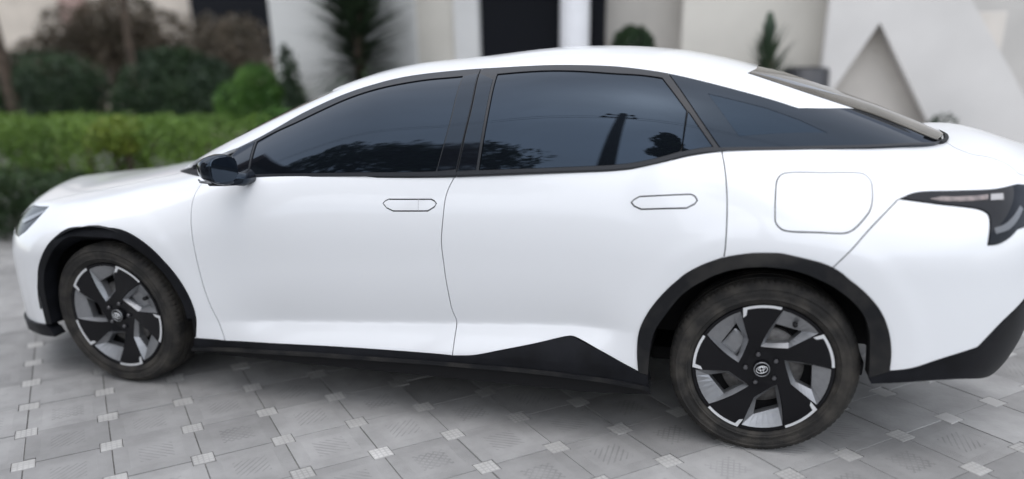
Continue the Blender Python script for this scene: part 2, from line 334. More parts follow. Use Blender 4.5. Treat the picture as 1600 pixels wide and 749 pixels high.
def dens(P,step=.02):
    return closed(*[spl([P[i],P[(i+1)%len(P)]],step) for i in range(len(P))])
def area(P): x,y=P[:,0],P[:,1]; return .5*np.sum(x*np.roll(y,-1)-np.roll(x,-1)*y)
def inset(P,d):
    if d==0: return P
    if area(P)<0: P=P[::-1]
    t=np.roll(P,-1,0)-P; t/=np.linalg.norm(t,axis=1)[:,None]+1e-12; n=np.stack([-t[:,1],t[:,0]],-1)
    m=n+np.roll(n,1,0); l2=np.maximum(np.sum(m*m,1),.6); m=m*(2/l2)[:,None]
    return P+m*d
def inside(P,Q):
    r=np.zeros(len(Q),bool); x,y=Q[:,0],Q[:,1]
    for i in range(len(P)):
        a=P[i];b=P[i-1]
        c=((a[1]>y)!=(b[1]>y)); 
        if a[1]!=b[1]: r^=c&(x<(b[0]-a[0])*(y-a[1])/(b[1]-a[1])+a[0])
    return r
def panel_data(E,outer,holes=(),off=0,thick=.014,g=.022,offf=None):
    loops=[outer]+list(holes)
    lo=outer.min(0);hi=outer.max(0)
    gx=np.arange(lo[0]+g*.37,hi[0],g);gy=np.arange(lo[1]+g*.41,hi[1],g*.87)
    Q=np.array([(x+(g/2 if j%2 else 0),y) for j,y in enumerate(gy) for x in gx]) if len(gx) and len(gy) else np.zeros((0,2))
    if len(Q):
        ok=inside(outer,Q)
        for h in holes: ok&=~inside(h,Q)
        Q=Q[ok]
    B=np.concatenate(loops)
    if len(Q):
        d=np.full(len(Q),9.)
        for i in range(0,len(B),64): d=np.minimum(d,np.min(np.hypot(Q[:,None,0]-B[None,i:i+64,0],Q[:,None,1]-B[None,i:i+64,1]),1))
        Q=Q[d>.45*g]
    V2=[Vector(p) for p in B]+[Vector(p) for p in Q]
    Ed=[];k=0
    for l in loops: Ed+=[(k+i,k+(i+1)%len(l)) for i in range(len(l))]; k+=len(l)
    vo,_,fo,*_r=delaunay_2d_cdt(V2,Ed,[],0,1e-7)
    P=np.array([tuple(v) for v in vo]); T=np.array([tuple(f) for f in fo if len(f)==3])
    c=P[T].mean(1); ok=inside(outer,c)
    for h in holes: ok&=~inside(h,c)
    T=T[ok]
    pos,nor=EN(E,P); o_=off if offf is None else off+offf(P)
    pos=pos+nor*(o_ if np.isscalar(o_) else o_[:,None])
    # orient
    a=np.cross(pos[T[:,1]]-pos[T[:,0]],pos[T[:,2]]-pos[T[:,0]]); fl=np.sum(a*nor[T[:,0]],1)<0
    T[fl]=T[fl][:,::-1]
    V=[pos];N=[nor];F=T.tolist();k=len(pos)
    if thick:
        for l in loops:
            p,n=EN(E,l); oo=off if offf is None else off+offf(l)
            p=p+n*(oo if np.isscalar(oo) else oo[:,None]); m=len(l)
            t=np.roll(p,-1,0)-np.roll(p,1,0); sd=np.cross(t,n); sd/=np.linalg.norm(sd,axis=1)[:,None]+1e-12
            sg_=(1 if area(l)>0 else -1)*(1 if l is outer else -1); sd=sd*sg_
            V+=[p,p-n*thick]
            for i in range(m):
                j=(i+1)%m; q_=[k+i,k+m+i,k+m+j,k+j]; F.append(q_ if sg_>0 else q_[::-1])
            N+=[sd,sd]; k+=2*m
    return np.concatenate(V),np.concatenate(N),F
def flipy(V,N,F):
    V=V.copy();N=N.copy();V[:,1]=2*YC-V[:,1];N[:,1]*=-1
    return V,N,[f[::-1] for f in F]
car=empty('car',(0,YC,0))
tag(car,'white electric fastback sedan with black wheel-arch trim and tinted windows, parked on grey paving','car')
def panel(name,E,outer,mt,holes=(),off=0,thick=.014,gap=.002,par=(car,car),both=True,g=.022,hgap=None,label=None,offf=None):
    o=inset(outer,gap); hs=[inset(h,-(gap if hgap is None else hgap)) for h in holes]
    V,N,F=panel_data(E,o,hs,off,thick,g,offf)
    r=[mesh(name,V,F,mt,par[0],normals=N)]
    if both:
        V,N,F=flipy(V,N,F); r.append(mesh(name,V,F,mt,par[1],normals=N))
    if label: 
        for x in r: x['label']=label
    return r if both else (r[0],r[0])
c=CV
def cut(k,i,j=None): return c[k][i:j]
def P1(s,v): return np.array([s,v*KV])
def vaty(u,y):
    vs=np.linspace(1.0,2.0,200); q=S1(np.full(200,u),vs)[:,1]; return float(np.interp(y,q,vs))
HE=np.array([[float(u2s(u)),max(1.42,vaty(u,.30))*KV] for u in np.linspace(-2.24,-1.15,24)])   # hood edge
sF=lambda k:spl(c[k])
rev=lambda a:np.asarray(a)[::-1]
# --- headlamp outline runs on round the nose
hA,hB,hC,hD,hE=c['head']
lampF=closed(spl([hA,hB],.01),spl([hB,hC,hD,hE],.01),spl([hE,hE+[-.30,.06],hE+[-.62,.09]],.02),spl([hE+[-.62,.13],hA+[-.30,-.03],hA],.02))
nb=c['nose_bot']; vnb=nb[0][1]
# --- front fender with bumper corner
fend=closed(sF('seamF'),spl(c['white_bot'][1::-1]),rev(sF('archF')),rev(sF('nose_bot')),
  spl([nb[0],[SF+.5,vnb-.03],[SF+.02,vnb-.04]]),spl([[SF+.02,vnb-.04],[SF+.02,HE[0][1]]]),spl([[SF+.02,HE[0][1]],HE[0]]),spl(HE),spl([HE[-1],[-1.0,vaty(-1.0,.30)*KV],[-.88,vaty(-.88,.23)*KV]]),spl([[-.88,vaty(-.88,.23)*KV],c['seamF'][0]]))
fenders=panel('front_fender',E1,fend,MT['paint'],[lampF])
# --- hood
HEm=np.stack([HE[:,0],4*KV-HE[:,1]],-1)
hood=closed(spl([[SF+.02,HE[0][1]],HE[0]]),spl(HE),spl([HE[-1],[-1.20,2*KV],HEm[-1]]),rev(spl(HEm)),spl([HEm[0],[SF+.02,HEm[0][1]]]),spl([[SF+.02,HEm[0][1]],[SF+.02,HE[0][1]]]))
panel('hood',E1,hood,MT['paint'],both=False,g=.03)
# --- doors
def cspl(k,step=.006):
    p=c[k]; n=len(p); q=np.concatenate([p[-2:],p,p[:2]]); out=[]
    r=spl(q,step)
    # keep the middle lap
    i=int(np.argmin(np.hypot(*(r-p[0]).T))); d=np.hypot(*(r-p[0]).T); idx=np.where(d<1e-9)[0]
    a=idx[0] if len(idx) else i; L=np.hypot(*(r-p[-1]).T); b=np.where(L<1e-9)[0]; b=b[-1] if b[-1]>a else len(r)-1
    seg=r[a:b+1]; tail_=spl(np.concatenate([p[-2:],p[:2]]),step); k1=int(np.argmin(np.hypot(*(tail_-p[-1]).T))); k2=int(np.argmin(np.hypot(*(tail_-p[0]).T)))
    return closed(seg,tail_[k1:k2])
def hexa(k): return dens(c[k],.008)
hd=c['hanF']; dv=c['hanFd']
fdoor=closed(sF('seamF'),spl(c['white_bot'][1:]),rev(sF('seamB')),rev(spl(c['beltF'][1:])))
FD=panel('front_door',E1,fdoor,MT['paint'],[hexa('hanF')],g=.013)
rdoor=closed(sF('seamB'),sF('white_botR'),spl(c['archR'][:8]),rev(sF('seamC')),rev(sF('beltR')))
RD=panel('rear_door',E1,rdoor,MT['paint'],[hexa('hanR')],g=.013)
panel('door_handle',E1,dens(c['hanF'],.008),MT['paint'],off=.0012,gap=.0022,par=FD,g=.012)
for q in (0,):
    lp=np.array([dv[0]-[.0008,0],dv[1]-[.0008,0],dv[1]+[.0008,0],dv[0]+[.0008,0]])
    panel('key_cover_joint',E1,dens(lp,.01),MT['jointgrey'],off=.0016,gap=0,par=FD,thick=.001)
panel('door_handle',E1,dens(c['hanR'],.008),MT['paint'],off=.0012,gap=.0022,par=RD,g=.012)
# --- tail lamp, quarter, bumper
tl=c['tail']   # 0 tip .. 4 top end, 5 bottom end ..13
vt,vb=tl[4][1],tl[5][1]
lampR=closed(spl(tl[:5],.012),spl([tl[4],[SR-.02,vt+.01]]),spl([[SR-.02,vt+.01],[SR-.02,vb+.06]]),spl([[SR-.02,vb+.06],[tl[5][0]+.2,vb+.03],tl[5]]),spl(tl[5:9],.012),spl(tl[8:14],.012),spl([tl[13],tl[0]],.012))
top=closed(spl(tl[:5],.012),spl([tl[4],[SR-.02,vt+.01]]))
bot=closed(spl([[SR-.02,vb+.06],[tl[5][0]+.2,vb+.03],tl[5]]),spl(tl[5:9],.012),spl(tl[8:14],.012),spl([tl[13],tl[0]],.012))
bq=c['beltQ']
te=c['trunkedge']
tee=closed(spl([bq[-1],te[0]]),spl(te),spl([te[-1],[te[-1][0]+.25,te[-1][1]-.03],[SR-.02,te[-1][1]-.05]]))
teem=np.stack([tee[:,0],4*KV-tee[:,1]],-1)
quarter=closed(sF('seamC'),spl(np.concatenate([c['archR'][7:13],c['seamD'][-1:]])),rev(sF('seamD')),top,spl([[SR-.02,vt+.01],tee[-1]]),rev(tee),rev(sF('beltQ')))
QP=panel('rear_quarter_panel',E1,quarter,MT['paint'],[cspl('fuel')])
panel('charge_port_flap',E1,cspl('fuel'),MT['paint'],off=.0008,gap=.0024,par=QP,g=.015)
trunk=closed(tee,spl([tee[-1],teem[-1]]),rev(teem),spl([teem[0],tee[0]]))
panel('trunk_lid',E1,trunk,MT['paint'],both=False,g=.03,gap=.001)
bb=c['bump_bot']; vb2=bb[-1][1]
bump=closed(sF('seamD'),spl(np.concatenate([c['seamD'][-1:],c['archR'][13:]])),spl(bb[:4]),spl(bb[3:]),spl([bb[-1],[SR-.02,vb2+.03]]),spl([[SR-.02,vb2+.03],[SR-.02,vb+.06]]),bot)
panel('rear_bumper',E1,bump,MT['paint'])
TL=panel('tail_lamp',E1,lampR,MT['lampdark'],off=.003,gap=.002,g=.018)
panel('reflector_strip',E1,dens(c['tlA'],.01),MT['lampred'],off=.0045,gap=0,par=TL,thick=.001)
panel('clear_strip',E1,dens(c['tlB'],.01),MT['lampclear'],off=.0045,gap=0,par=TL,thick=.001)
panel('light_guide',E1,closed(spl(c['tlC'][:4],.01),spl(c['tlC'][4:],.01),c['tlC'][:1]),MT['lampgrey'],off=.0045,gap=0,par=TL,thick=.001)
HL=panel('headlamp',E1,lampF,MT['headdark'],off=-.002,gap=.002,g=.018)
panel('light_guide',E1,dens(c['hlA'],.01),MT['lampgrey'],off=.0005,gap=0,par=HL,thick=.001)
# --- black lower trim
vv=c['val_bot']
val=closed(rev(closed(spl(bb[:4]),spl(bb[3:]))),spl([bb[0],c['archRin'][-1]]),spl([c['archRin'][-1],vv[0]]),sF('val_bot'),spl([vv[-1],[vv[-1][0]+.25,vv[-1][1]-.12],[SR-.02,.06]]),spl([[SR-.02,.06],[SR-.02,vb2+.03]]),spl([[SR-.02,vb2+.03],bb[-1]]))
panel('rear_valance',E1,val,MT['plast'],off=.004,thick=.05)
skirt=closed(sF('white_bot'),spl(c['white_botR'][:6]),spl(c['white_botR'][5:]),spl([c['white_botR'][-1],c['archRin'][0]]),rev(sF('sill_bot')))
def sklip(P): return .006+0*P[:,0]
panel('side_skirt',E1,skirt,MT['plast'],off=.006,thick=.09)
sb=sF('sill_bot'); lipo=closed(sb,rev(sb+[0,.022]))
panel('skirt_lip',E1,lipo,MT['dustplast'],off=.013,thick=.08,gap=0)
lb=c['lip_bot']
lip=closed(sF('nose_bot'),spl([nb[-1],c['archF'][0]+[.03,-.03]]),spl([c['archF'][0]+[.03,-.03],lb[-1]]),rev(sF('lip_bot')),spl([lb[0],[SF+.5,lb[0][1]-.02],[SF+.02,lb[0][1]-.02]]),spl([[SF+.02,lb[0][1]-.02],[SF+.02,vnb-.04]]),spl([[SF+.02,vnb-.04],[SF+.5,vnb-.03],nb[0]]))
panel('front_lip',E1,lip,MT['plast'],off=.012,thick=.06,gap=0)
# --- wheel-arch trims
aF=spl(c['archF'][:-1]); 
def shrinkF(P,k):
    q=E1(P); ctr=np.array([-1.44,.345])
    r=np.hypot(q[:,0]-ctr[0],q[:,2]-ctr[1]); f=k/r
    return np.stack([P[:,0]-(q[:,0]-ctr[0])*f,P[:,1]-(q[:,2]-ctr[1])*f*1.25],-1)
panel('wheel_arch_trim',E1,closed(aF,rev(shrinkF(aF,.042))),MT['plast'],off=.006,thick=.07,gap=0)
aR=sF('archR'); aRi=sF('archRin')
panel('wheel_arch_trim',E1,closed(aR,rev(aRi)),MT['dustplast'],off=.006,thick=.08,gap=0)
# ------------------------------------------------------------------ greenhouse
W=c['white']; WC=c['whiteC']; BE=c['backedge']
def p2(x,y): # S2 point at x with half-plane y
    hb=F['hb'](x); return np.array([x,math.acos(min(1,max(0,(YC-y)/float(hb)))**(GN/2))*KP])
low=closed(spl([p2(-1.25,.40),p2(-1.1,.30),p2(-.95,.225),W[0]]),spl(W))
wsL=spl([p2(-1.25,.44),p2(-1.1,.355),p2(-.95,.32),p2(-.78,.305),p2(-.5,.335),p2(-.36,.37)])
wsT=spl([p2(-.36,.37),[-.41,PI/4*KP*1.6],[-.43,PI/2*KP]])
mir=lambda P:np.stack([P[:,0],PI*KP-P[:,1]],-1)
rfe=spl([BE[0],BE[0]+[.03,.10],[BE[0][0]+.04,PI/2*KP]])
half=closed(low,spl(WC),rev(spl(BE[:4])),rfe)
frontpart=closed(rev(wsT),rev(wsL),low[:1])
roofp=closed(low,spl(WC),rev(spl(BE[:4])),rfe,rev(mir(rfe)),mir(spl(BE[:4])),rev(mir(spl(WC))),rev(mir(low)),mir(wsL),mir(wsT),rev(wsT),rev(wsL))
panel('roof',E2,roofp,MT['paint'],both=False,g=.03,gap=.001)
ws=closed(wsL,wsT,rev(mir(wsT)),rev(mir(wsL)))
panel('windshield',E2,ws,MT['glass'],both=False,g=.035,off=-.004)
bgl=closed(spl(BE),spl([BE[-1],[2.045,PI/2*KP*.9],[2.05,PI/2*KP]]),rev(mir(spl([BE[-1],[2.045,PI/2*KP*.9],[2.05,PI/2*KP]]))),rev(mir(spl(BE))),mir(rfe),rev(rfe))
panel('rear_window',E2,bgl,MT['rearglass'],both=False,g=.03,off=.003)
seal=closed(spl([BE[-1]+[-.05,-.01],BE[-1]+[.012,-.012],[2.058,PI/2*KP*.9],[2.064,PI/2*KP]]),rev(spl([BE[-1]+[-.05,.0],BE[-1],[2.045,PI/2*KP*.9],[2.05,PI/2*KP]])))
panel('rear_window_seal',E2,seal,MT['rubber'],off=.006,gap=0)
# front door frame with sail panel and glass
gF=closed(spl(c['gftop']),spl(c['gfright']),rev(spl(c['gfbot'])),spl([c['gfbot'][0],c['gftop'][0]]))
iB=int(np.argmin(abs(W[:,0]-c['seamB2'][0][0]))); 
sB=sF('seamB2'); sC=sF('seamC2')
Wl=spl(W)
def upto(xa,xb): 
    q=Wl[(Wl[:,0]>xa)&(Wl[:,0]<xb)]; return q
low_=.075
def drop(P,d=.02): return np.asarray(P)-[0,d]
fr=closed(W[:1],upto(W[0][0],sB[0][0]),sB,rev(drop(spl(c['molF']))),spl([c['molF'][0]-[0,.02],p2(-.80,.115),p2(-.84,.15),W[0]]))
FF=panel('window_frame',E2,fr,MT['satin'],[gF],par=FD,hgap=.003,thick=.02)
panel('window_glass',E2,gF,MT['glass'],off=-.004,gap=.000,par=FD,g=.03)
bp1=closed(spl(c['gfright']+[.006,0]),drop(sB[-1:]-[.004,0],-.012),rev(sB-[.004,.0])[1:-2])
panel('pillar_trim',E2,bp1,MT['gloss'],off=.0015,gap=.001,par=FD)
sail=closed(spl([c['gftop'][0]-[.012,0],c['gfbot'][0]-[.012,0]]),spl([c['gfbot'][0]-[.012,.0],c['molF'][0]+[0,.014]]),spl([c['molF'][0]+[0,.014],p2(-.79,.125),p2(-.82,.155),W[0]+[.012,-.018]]))
panel('sail_panel',E2,sail,MT['gloss'],off=.002,gap=.001,par=FD)
gR=closed(spl(c['grtop']),spl(c['grright'][:2]),spl(c['grright'][1:3]),spl([c['grright'][2],c['grbot'][-1]]),rev(sF('grbot')),rev(sF('grleft')))
mini=dens(c['mini'],.015)
rr_=closed(sB,drop(spl(c['molR'])),rev(sC),rev(upto(sB[0][0],sC[0][0])))
panel('window_frame',E2,rr_,MT['satin'],[gR,mini],par=RD,hgap=.003,thick=.02)
panel('window_glass',E2,gR,MT['glass'],off=-.004,gap=.000,par=RD,g=.03)
panel('fixed_pane',E2,mini,MT['glass'],off=-.003,gap=0,par=RD)
bp2=closed(sB[2:]+[.004,0],spl([sB[-1]+[.004,0],c['grleft'][-1]-[.012,0]]),rev(sF('grleft'))[:-2]-[.012,0])
panel('pillar_trim',E2,bp2,MT['gloss'],off=.0015,gap=.001,par=RD)
# C panel
qg=dens(c['qg'],.015)
cp=closed(sC,drop(sF('molQ'),.012),rev(spl(BE[3:])),rev(spl(WC)),rev(upto(sC[0][0],WC[0][0])))
CP=panel('quarter_trim',E2,cp,MT['gloss'],[qg],thick=.02,hgap=.0012)
panel('quarter_glass',E2,qg,MT['qglass'],off=-.001,gap=0,par=CP)
# belt mouldings
def mol(k,par,m=MT['satin']):
    q=spl(c[k]); panel('belt_moulding',E2,closed(drop(q,.008),rev(q+[0,.013])),m,off=.005,thick=.03,gap=.0005,par=par)
mol('molF',FD);mol('molR',RD);mol('molQ',QP)
panel('cowl_trim',E1,dens(c['cowl'],.015),MT['plast'],off=.004)
# ------------------------------------------------------------------ inner shells (black, close the gaps)
def grid_shell(name,E,A,B,off,keep,mt,par=car):
    P=np.array([(a,b) for a in A for b in B]); pos,nor=EN(E,P); pos=pos-nor*off; n=len(B); F_=[]
    for i in range(len(A)-1):
        for j in range(n-1):
            q=(i*n+j,(i+1)*n+j,(i+1)*n+j+1,i*n+j+1)
            if keep(pos[list(q)].mean(0)): F_.append(q)
    return mesh(name,pos,F_,mt,par,smooth=True)
bx=np.concatenate([c['beltF'],c['beltR'][1:],c['beltQ'][1:]]); bz=E1(bx)
def keep1(p):
    if math.hypot(p[0]+1.44,p[2]-.33)<.425 or math.hypot(p[0]-1.44,p[2]-.34)<.43: return False
    if p[0]>1.7 and p[2]<.40: return False
    if p[0]<-1.7 and p[2]<.24: return False
    if -.97<p[0]<2.02 and p[2]>np.interp(p[0],bz[:,0],bz[:,2])-.01: return False
    return True
grid_shell('inner_body',E1,np.linspace(SF+.01,SR-.01,150),np.linspace(.03,4*KV-.03,120),.022,keep1,MT['shell'])
grid_shell('inner_cabin',E2,np.linspace(-1.28,2.06,110),np.linspace(.02,PI*KP-.02,90),.022,lambda p:not(p[0]<-.84 and abs(p[1]-YC)>.60),MT['shell'])
# wheel wells and floor
for wx in (-1.44,1.44):
    for sgn in (1,-1):
        V=[];Fc=[];n=24
        for k in range(n+1):
            th=PI*(.0+1.0*k/n)
            for yy in (-.028,.34): V.append((wx+.415*math.cos(th),YC+sgn*(yy-YC),.345+.415*math.sin(th)))
        for k in range(n): Fc.append((2*k,2*k+1,2*k+3,2*k+2))
        Fc.append(tuple(2*k+1 for k in range(n+1)))
        mesh('wheel_well',V,Fc,MT['shell'],car)
bm=bmesh.new()
box_bm(bm,(-1.0,.03,.20),(1.0,2*YC-.03,.25),.01); box_bm(bm,(-.97,.065,.15),(.97,2*YC-.065,.21),.02); box_bm(bm,(-2.1,.36,.185),(-1.0,2*YC-.36,.24),.01); box_bm(bm,(1.0,.36,.2),(1.85,2*YC-.36,.26),.01); box_bm(bm,(1.84,.36,.33),(2.2,2*YC-.36,.38),.01)
bmobj('underbody',bm,MT['shell'],car)
# ------------------------------------------------------------------ door mirrors
def mirror(sg):
    n,m=28,18; V=[];Fc=[]
    for i in range(m+1):
        ph=-PI/2+PI*i/m
        for k in range(n):
            th=2*PI*k/n; e=.62
            sp=lambda a:math.copysign(abs(a)**e,a)
            x=sp(math.cos(ph))*sp(math.cos(th)); z=sp(math.cos(ph))*sp(math.sin(th)); y=sp(math.sin(ph))
            # x: -1 front .. 1 rear ; taper towards the front and outwards
            tp=1-.30*max(0,-x); tz=1-.22*max(0,-y)
            px=.078*x; 
            if x>.55: px=.078*.55+(x-.55)*.012
            V.append((px,.086*y*tp,.068*z*tp*tz+.010*y*-1*.5))
    for i in range(m):
        for k in range(n): Fc.append((i*n+k,i*n+(k+1)%n,(i+1)*n+(k+1)%n,(i+1)*n+k))
    rot=Matrix.Rotation(R(-14),4,'Z'); T=Matrix.Translation((-.722,-.070,1.028))@rot@Matrix.Scale(.90,4)
    def place(vs): 
        o=[]
        for v in vs:
            q=T@Vector(v)
            if sg<0: q.y=2*YC-q.y
            o.append(q)
        return o
    fx=lambda F_:F_ if sg>0 else [f[::-1] for f in F_]
    h=mesh('door_mirror',place(V),fx(Fc),MT['gloss'],car,smooth=True)
    # glass on the rear face
    gv=[];q=26
    for k in range(q):
        th=2*PI*k/q; sp=lambda a:math.copysign(abs(a)**.6,a)
        gv.append((.0505,.071*sp(math.cos(th)),.054*sp(math.sin(th))+.002))
    gv2=[(x-.006,y*1.04,z*1.05) for x,y,z in gv]
    mesh('mirror_glass',place(gv+gv2),fx([tuple(range(q))]+[(k,q+k,q+(k+1)%q,(k+1)%q) for k in range(q)]),MT['glass'],h)
    # turn-signal strip and lower cap
    st,sf=tube_data([(-.052,-.063,-.040),(-.02,-.082,-.044),(.02,-.085,-.044),(.044,-.078,-.046)],[.004,.006,.006,.004],8)
    mesh('turn_signal',place(st),fx(sf),MT['lampgrey'],h,smooth=True)
    st,sf=tube_data([(.0,-.05,-.052),(.0,.03,-.060),(.01,.08,-.062)],[.014,.018,.020],10)
    mesh('lower_cap',place(st),fx(sf),MT['satin'],h,smooth=True)
    st,sf=tube_data([(.02,.05,-.045),(.025,.11,-.056),(.025,.165,-.048)],[.030,.032,.034],12)
    mesh('mirror_foot',place(st),fx(sf),MT['gloss'],h,smooth=True)
mirror(1);mirror(-1)
# ------------------------------------------------------------------ wheels
HZ=.335; TR=.341
def wheel(wx,far,rotd,steer):
    wroot=None
    T=Matrix.Translation((wx,0 if not far else 2*YC,HZ))@Matrix.Rotation(steer+(PI if far else 0),4,'Z')
    TRt=T@Matrix.Rotation(R(-rotd),4,'Y')      # spokes rotate, tyre does not
    def pl(V,M_): return [M_@Vector(v) for v in V]
    # barrel (the wheel part itself)
    prof=[(.252,-.004),(.2555,.004),(.2515,.012),(.238,.016),(.232,.03),(.222,.09),(.222,.185),(.245,.20)]
    V,Fc=lathe_data(prof,72); wr=mesh('wheel',pl(V,T),[f[::-1] for f in Fc],MT['wheelblack'],car,smooth=True)
    # tyre
    prof=[(.246,.014),(.250,.004),(.258,-.004),(.2715,-.0108),(.272,-.0124),(.2755,-.0130),(.276,-.0120),(.290,-.0145),(.296,-.0165),(.302,-.0150),(.310,-.0135),(.3105,-.0148),(.3135,-.0140),(.314,-.0125),(.318,-.011),(.327,-.003),(.331,.002),(.336,.010),(.3385,.022),(.3395,.042),(.331,.0425),(.331,.050),(.340,.0505),
          (.341,.088),(.332,.0885),(.332,.098),(.341,.0985),(.341,.128),(.332,.1285),(.332,.138),(.340,.1385),(.3395,.165),(.331,.1655),(.331,.173),(.3385,.1735),(.336,.19),(.325,.205),(.30,.214),(.27,.212),(.246,.197)]
    n=360; V=[]
    for k in range(n):
        th=2*PI*k/n; lug=(k%4)==0
        for r,y in prof:
            rr=r
            if lug and (.005<y<.041 or .174<y<.195): rr=r-.0034
            if lug and r>.326 and y<=.005: rr=r-.0018
            x,z=rr*math.cos(th),rr*math.sin(th)
            if z<-HZ+.0015: 
                y=y*1.0-(.004 if y<.02 else 0); z=-HZ+.0015+(z+HZ-.0015)*.1
            V.append((x,y,z))
    m=len(prof); Fc=[]
    for k in range(n):
        k2=(k+1)%n
        for i in range(m-1): Fc.append((k*m+i,k*m+i+1,k2*m+i+1,k2*m+i))
    ty=mesh('tyre',pl(V,T),Fc,MT['tyre'],wr,smooth=False)
    sm_=[]
    for k in range(n):
        for i in range(m-1): sm_.append(prof[i][1]<.0 and prof[i+1][1]<.003)
    ty.data.polygons.foreach_set('use_smooth',sm_)
    # raised sidewall bands
    V,Fc=lathe_data([(.2635,-.0085),(.2645,-.0095),(.2665,-.0100),(.2675,-.0098)],96); mesh('sidewall_rib',pl(V,T),[f[::-1] for f in Fc],MT['tyre'],wr,smooth=True)
    # face plate: black blades round five windows
    pol=lambda r,a:np.array([r*math.cos(R(a)),r*math.sin(R(a))])
    def rfl(P,k): a=R(72*k); M2=np.array([[math.cos(a),-math.sin(a)],[math.sin(a),math.cos(a)]]); return P@M2.T
    winb=closed(spl([pol(.084,100),pol(.160,86.5),pol(.240,78)],.012),spl([pol(.240,a) for a in (78,70,60,50,41)],.012),spl([pol(.240,41),pol(.175,42.5),pol(.120,45)],.012),spl([pol(.120,45),pol(.092,66),pol(.082,86),pol(.084,100)],.012))
    holeb=closed(spl([pol(.097,88),pol(.150,81),pol(.196,75.5)],.012),spl([pol(.196,75.5),pol(.198,60),pol(.197,48)],.012),spl([pol(.197,48),pol(.137,52)],.012),spl([pol(.137,52),pol(.105,69),pol(.097,88)],.012))
    disc=np.array([pol(.2505,a) for a in np.linspace(0,360,120,endpoint=False)])
    dish=lambda r: -.004+.020*np.clip((.25-r)/.19,0,1)**1.4
    def EF(P): r=np.hypot(P[:,0],P[:,1]); return np.stack([P[:,0],dish(r),P[:,1]],-1)
    def wpanel(name,outer,holes,mt,dy=0,th=.016,g=.02,E_=EF):
        V,N,F_=panel_flat(E_,outer,holes,dy,th,g)
        V=[TRt@Vector(v) for v in V]; R3=TRt.to_3x3(); N=[R3@Vector(v) for v in N]
        return mesh(name,V,F_,mt,wr,normals=N)
    wins=[rfl(winb,k) for k in range(5)]
    wpanel('wheel_face',disc,wins,MT['wheelblack'])
    for k in range(5):
        oc=[pol(.0855,98.5),pol(.2385,77.6),pol(.2385,41.4),pol(.121,46)]; hc_=[pol(.0955,88.5),pol(.176,79.5),pol(.196,50.5),pol(.1335,51)]
        dh=[.028,.034,.034,.028]; V=[];Fc=[];m_=7
        for a_ in range(4):
            b_=(a_+1)%4; k0=len(V)
            for t_ in np.linspace(0,1,m_):
                if a_==1: o_=pol(.2385,77.6+(41.4-77.6)*t_)
                elif a_==3: o_=(1-t_)**2*oc[3]+2*t_*(1-t_)*pol(.085,72)+t_*t_*oc[0]
                elif a_==0: o_=(1-t_)**2*oc[0]+2*t_*(1-t_)*pol(.158,88)+t_*t_*oc[1]
                else: o_=(1-t_)*oc[a_]+t_*oc[b_]
                h_=(1-t_)*hc_[a_]+t_*hc_[b_]
                if a_==3: h_=(1-t_)**2*hc_[3]+2*t_*(1-t_)*pol(.098,72)+t_*t_*hc_[0]
                o_=rfl(o_[None],k)[0]; h_=rfl(h_[None],k)[0]; dd=(1-t_)*dh[a_]+t_*dh[b_]; r0=dish(np.hypot(*o_)); r1=dish(np.hypot(*h_))
                V+=[(o_[0],r0+.003,o_[1]),(h_[0],r1+dd*.75,h_[1]),(h_[0],r1+dd*.75+.035,h_[1])]
            for q in range(m_-1):
                for w_ in (0,1): Fc.append((k0+3*q+w_,k0+3*q+3+w_,k0+3*q+4+w_,k0+3*q+1+w_))
        so_=mesh('spoke_surround',[TRt@Vector(v) for v in V],Fc,MT['greyalloy'],wr)
        arc=closed(spl([rfl(pol(.2503,a)[None],k)[0] for a in (79.5,87,95,103,110.5)],.01),spl([rfl(pol(r_,a)[None],k)[0] for r_,a in ((.214,113),(.220,109.5))],.01),spl([rfl(pol(.2405,a)[None],k)[0] for a in (107.5,103,95,87,79.5)],.01))
        wpanel('machined_edge',arc,[],MT['alu'],-.0015,.004,.02)
    # hub cap, emblem, nuts
    V,Fc=lathe_data([(.0,-.0005),(.024,-.0005),(.0285,.001),(.031,.005),(.031,.03)],40); hc=mesh('hub_cap',pl(V,TRt),[f[::-1] for f in Fc],MT['wheelblack'],wr,smooth=True)
    V,Fc=lathe_data([(.0255,.0002),(.0262,-.0022),(.0282,-.0022),(.0292,.0015)],48); mesh('hub_ring',pl(V,TRt),[f[::-1] for f in Fc],MT['greyalloy'],wr,smooth=True)
    def ell(cx,cz,a,b_,rd=.0013):
        P=[(cx+a*math.cos(t),-.0025,cz+b_*math.sin(t)) for t in np.linspace(0,2*PI,33)]
        return tube_data(P,rd,6,False)
    V=[];Fc=[]
    for e in ((0,0,.020,.0138),(0,.0042,.0125,.0060),(0,0,.0060,.0132)):
        v,f=ell(*e); k0=len(V); V+=v; Fc+=[tuple(i+k0 for i in q) for q in f]
    mesh('emblem',pl(V,TRt@Matrix.Rotation(R(-18),4,'Y')),Fc,MT['alu'],wr,smooth=True)
    for k in range(5):
        a=R(36+72*k); cx,cz=.058*math.cos(a),.058*math.sin(a)
        V=[];Fc=[]
        for j,(r_,y_) in enumerate(((.0,.004),(.0075,.0045),(.0092,.007),(.0092,.028))):
            for q in range(6): V.append((cx+r_*math.cos(q*PI/3),y_,cz+r_*math.sin(q*PI/3)))
        for j in range(3):
            for q in range(6): Fc.append((j*6+q,(j+1)*6+q,(j+1)*6+(q+1)%6,j*6+(q+1)%6))
        mesh('wheel_nut',pl(V,TRt),Fc,MT['nut'],wr)
    # valve, brake disc, caliper, backing
    v=pol(.206,62); tv,tf=tube_data([(v[0],.02,v[1]),(v[0],-.006,v[1]),(v[0],-.012,v[1])],[.009,.009,.006],10); mesh('tyre_valve',pl(tv,TRt),tf,MT['rubber'],wr,smooth=True)
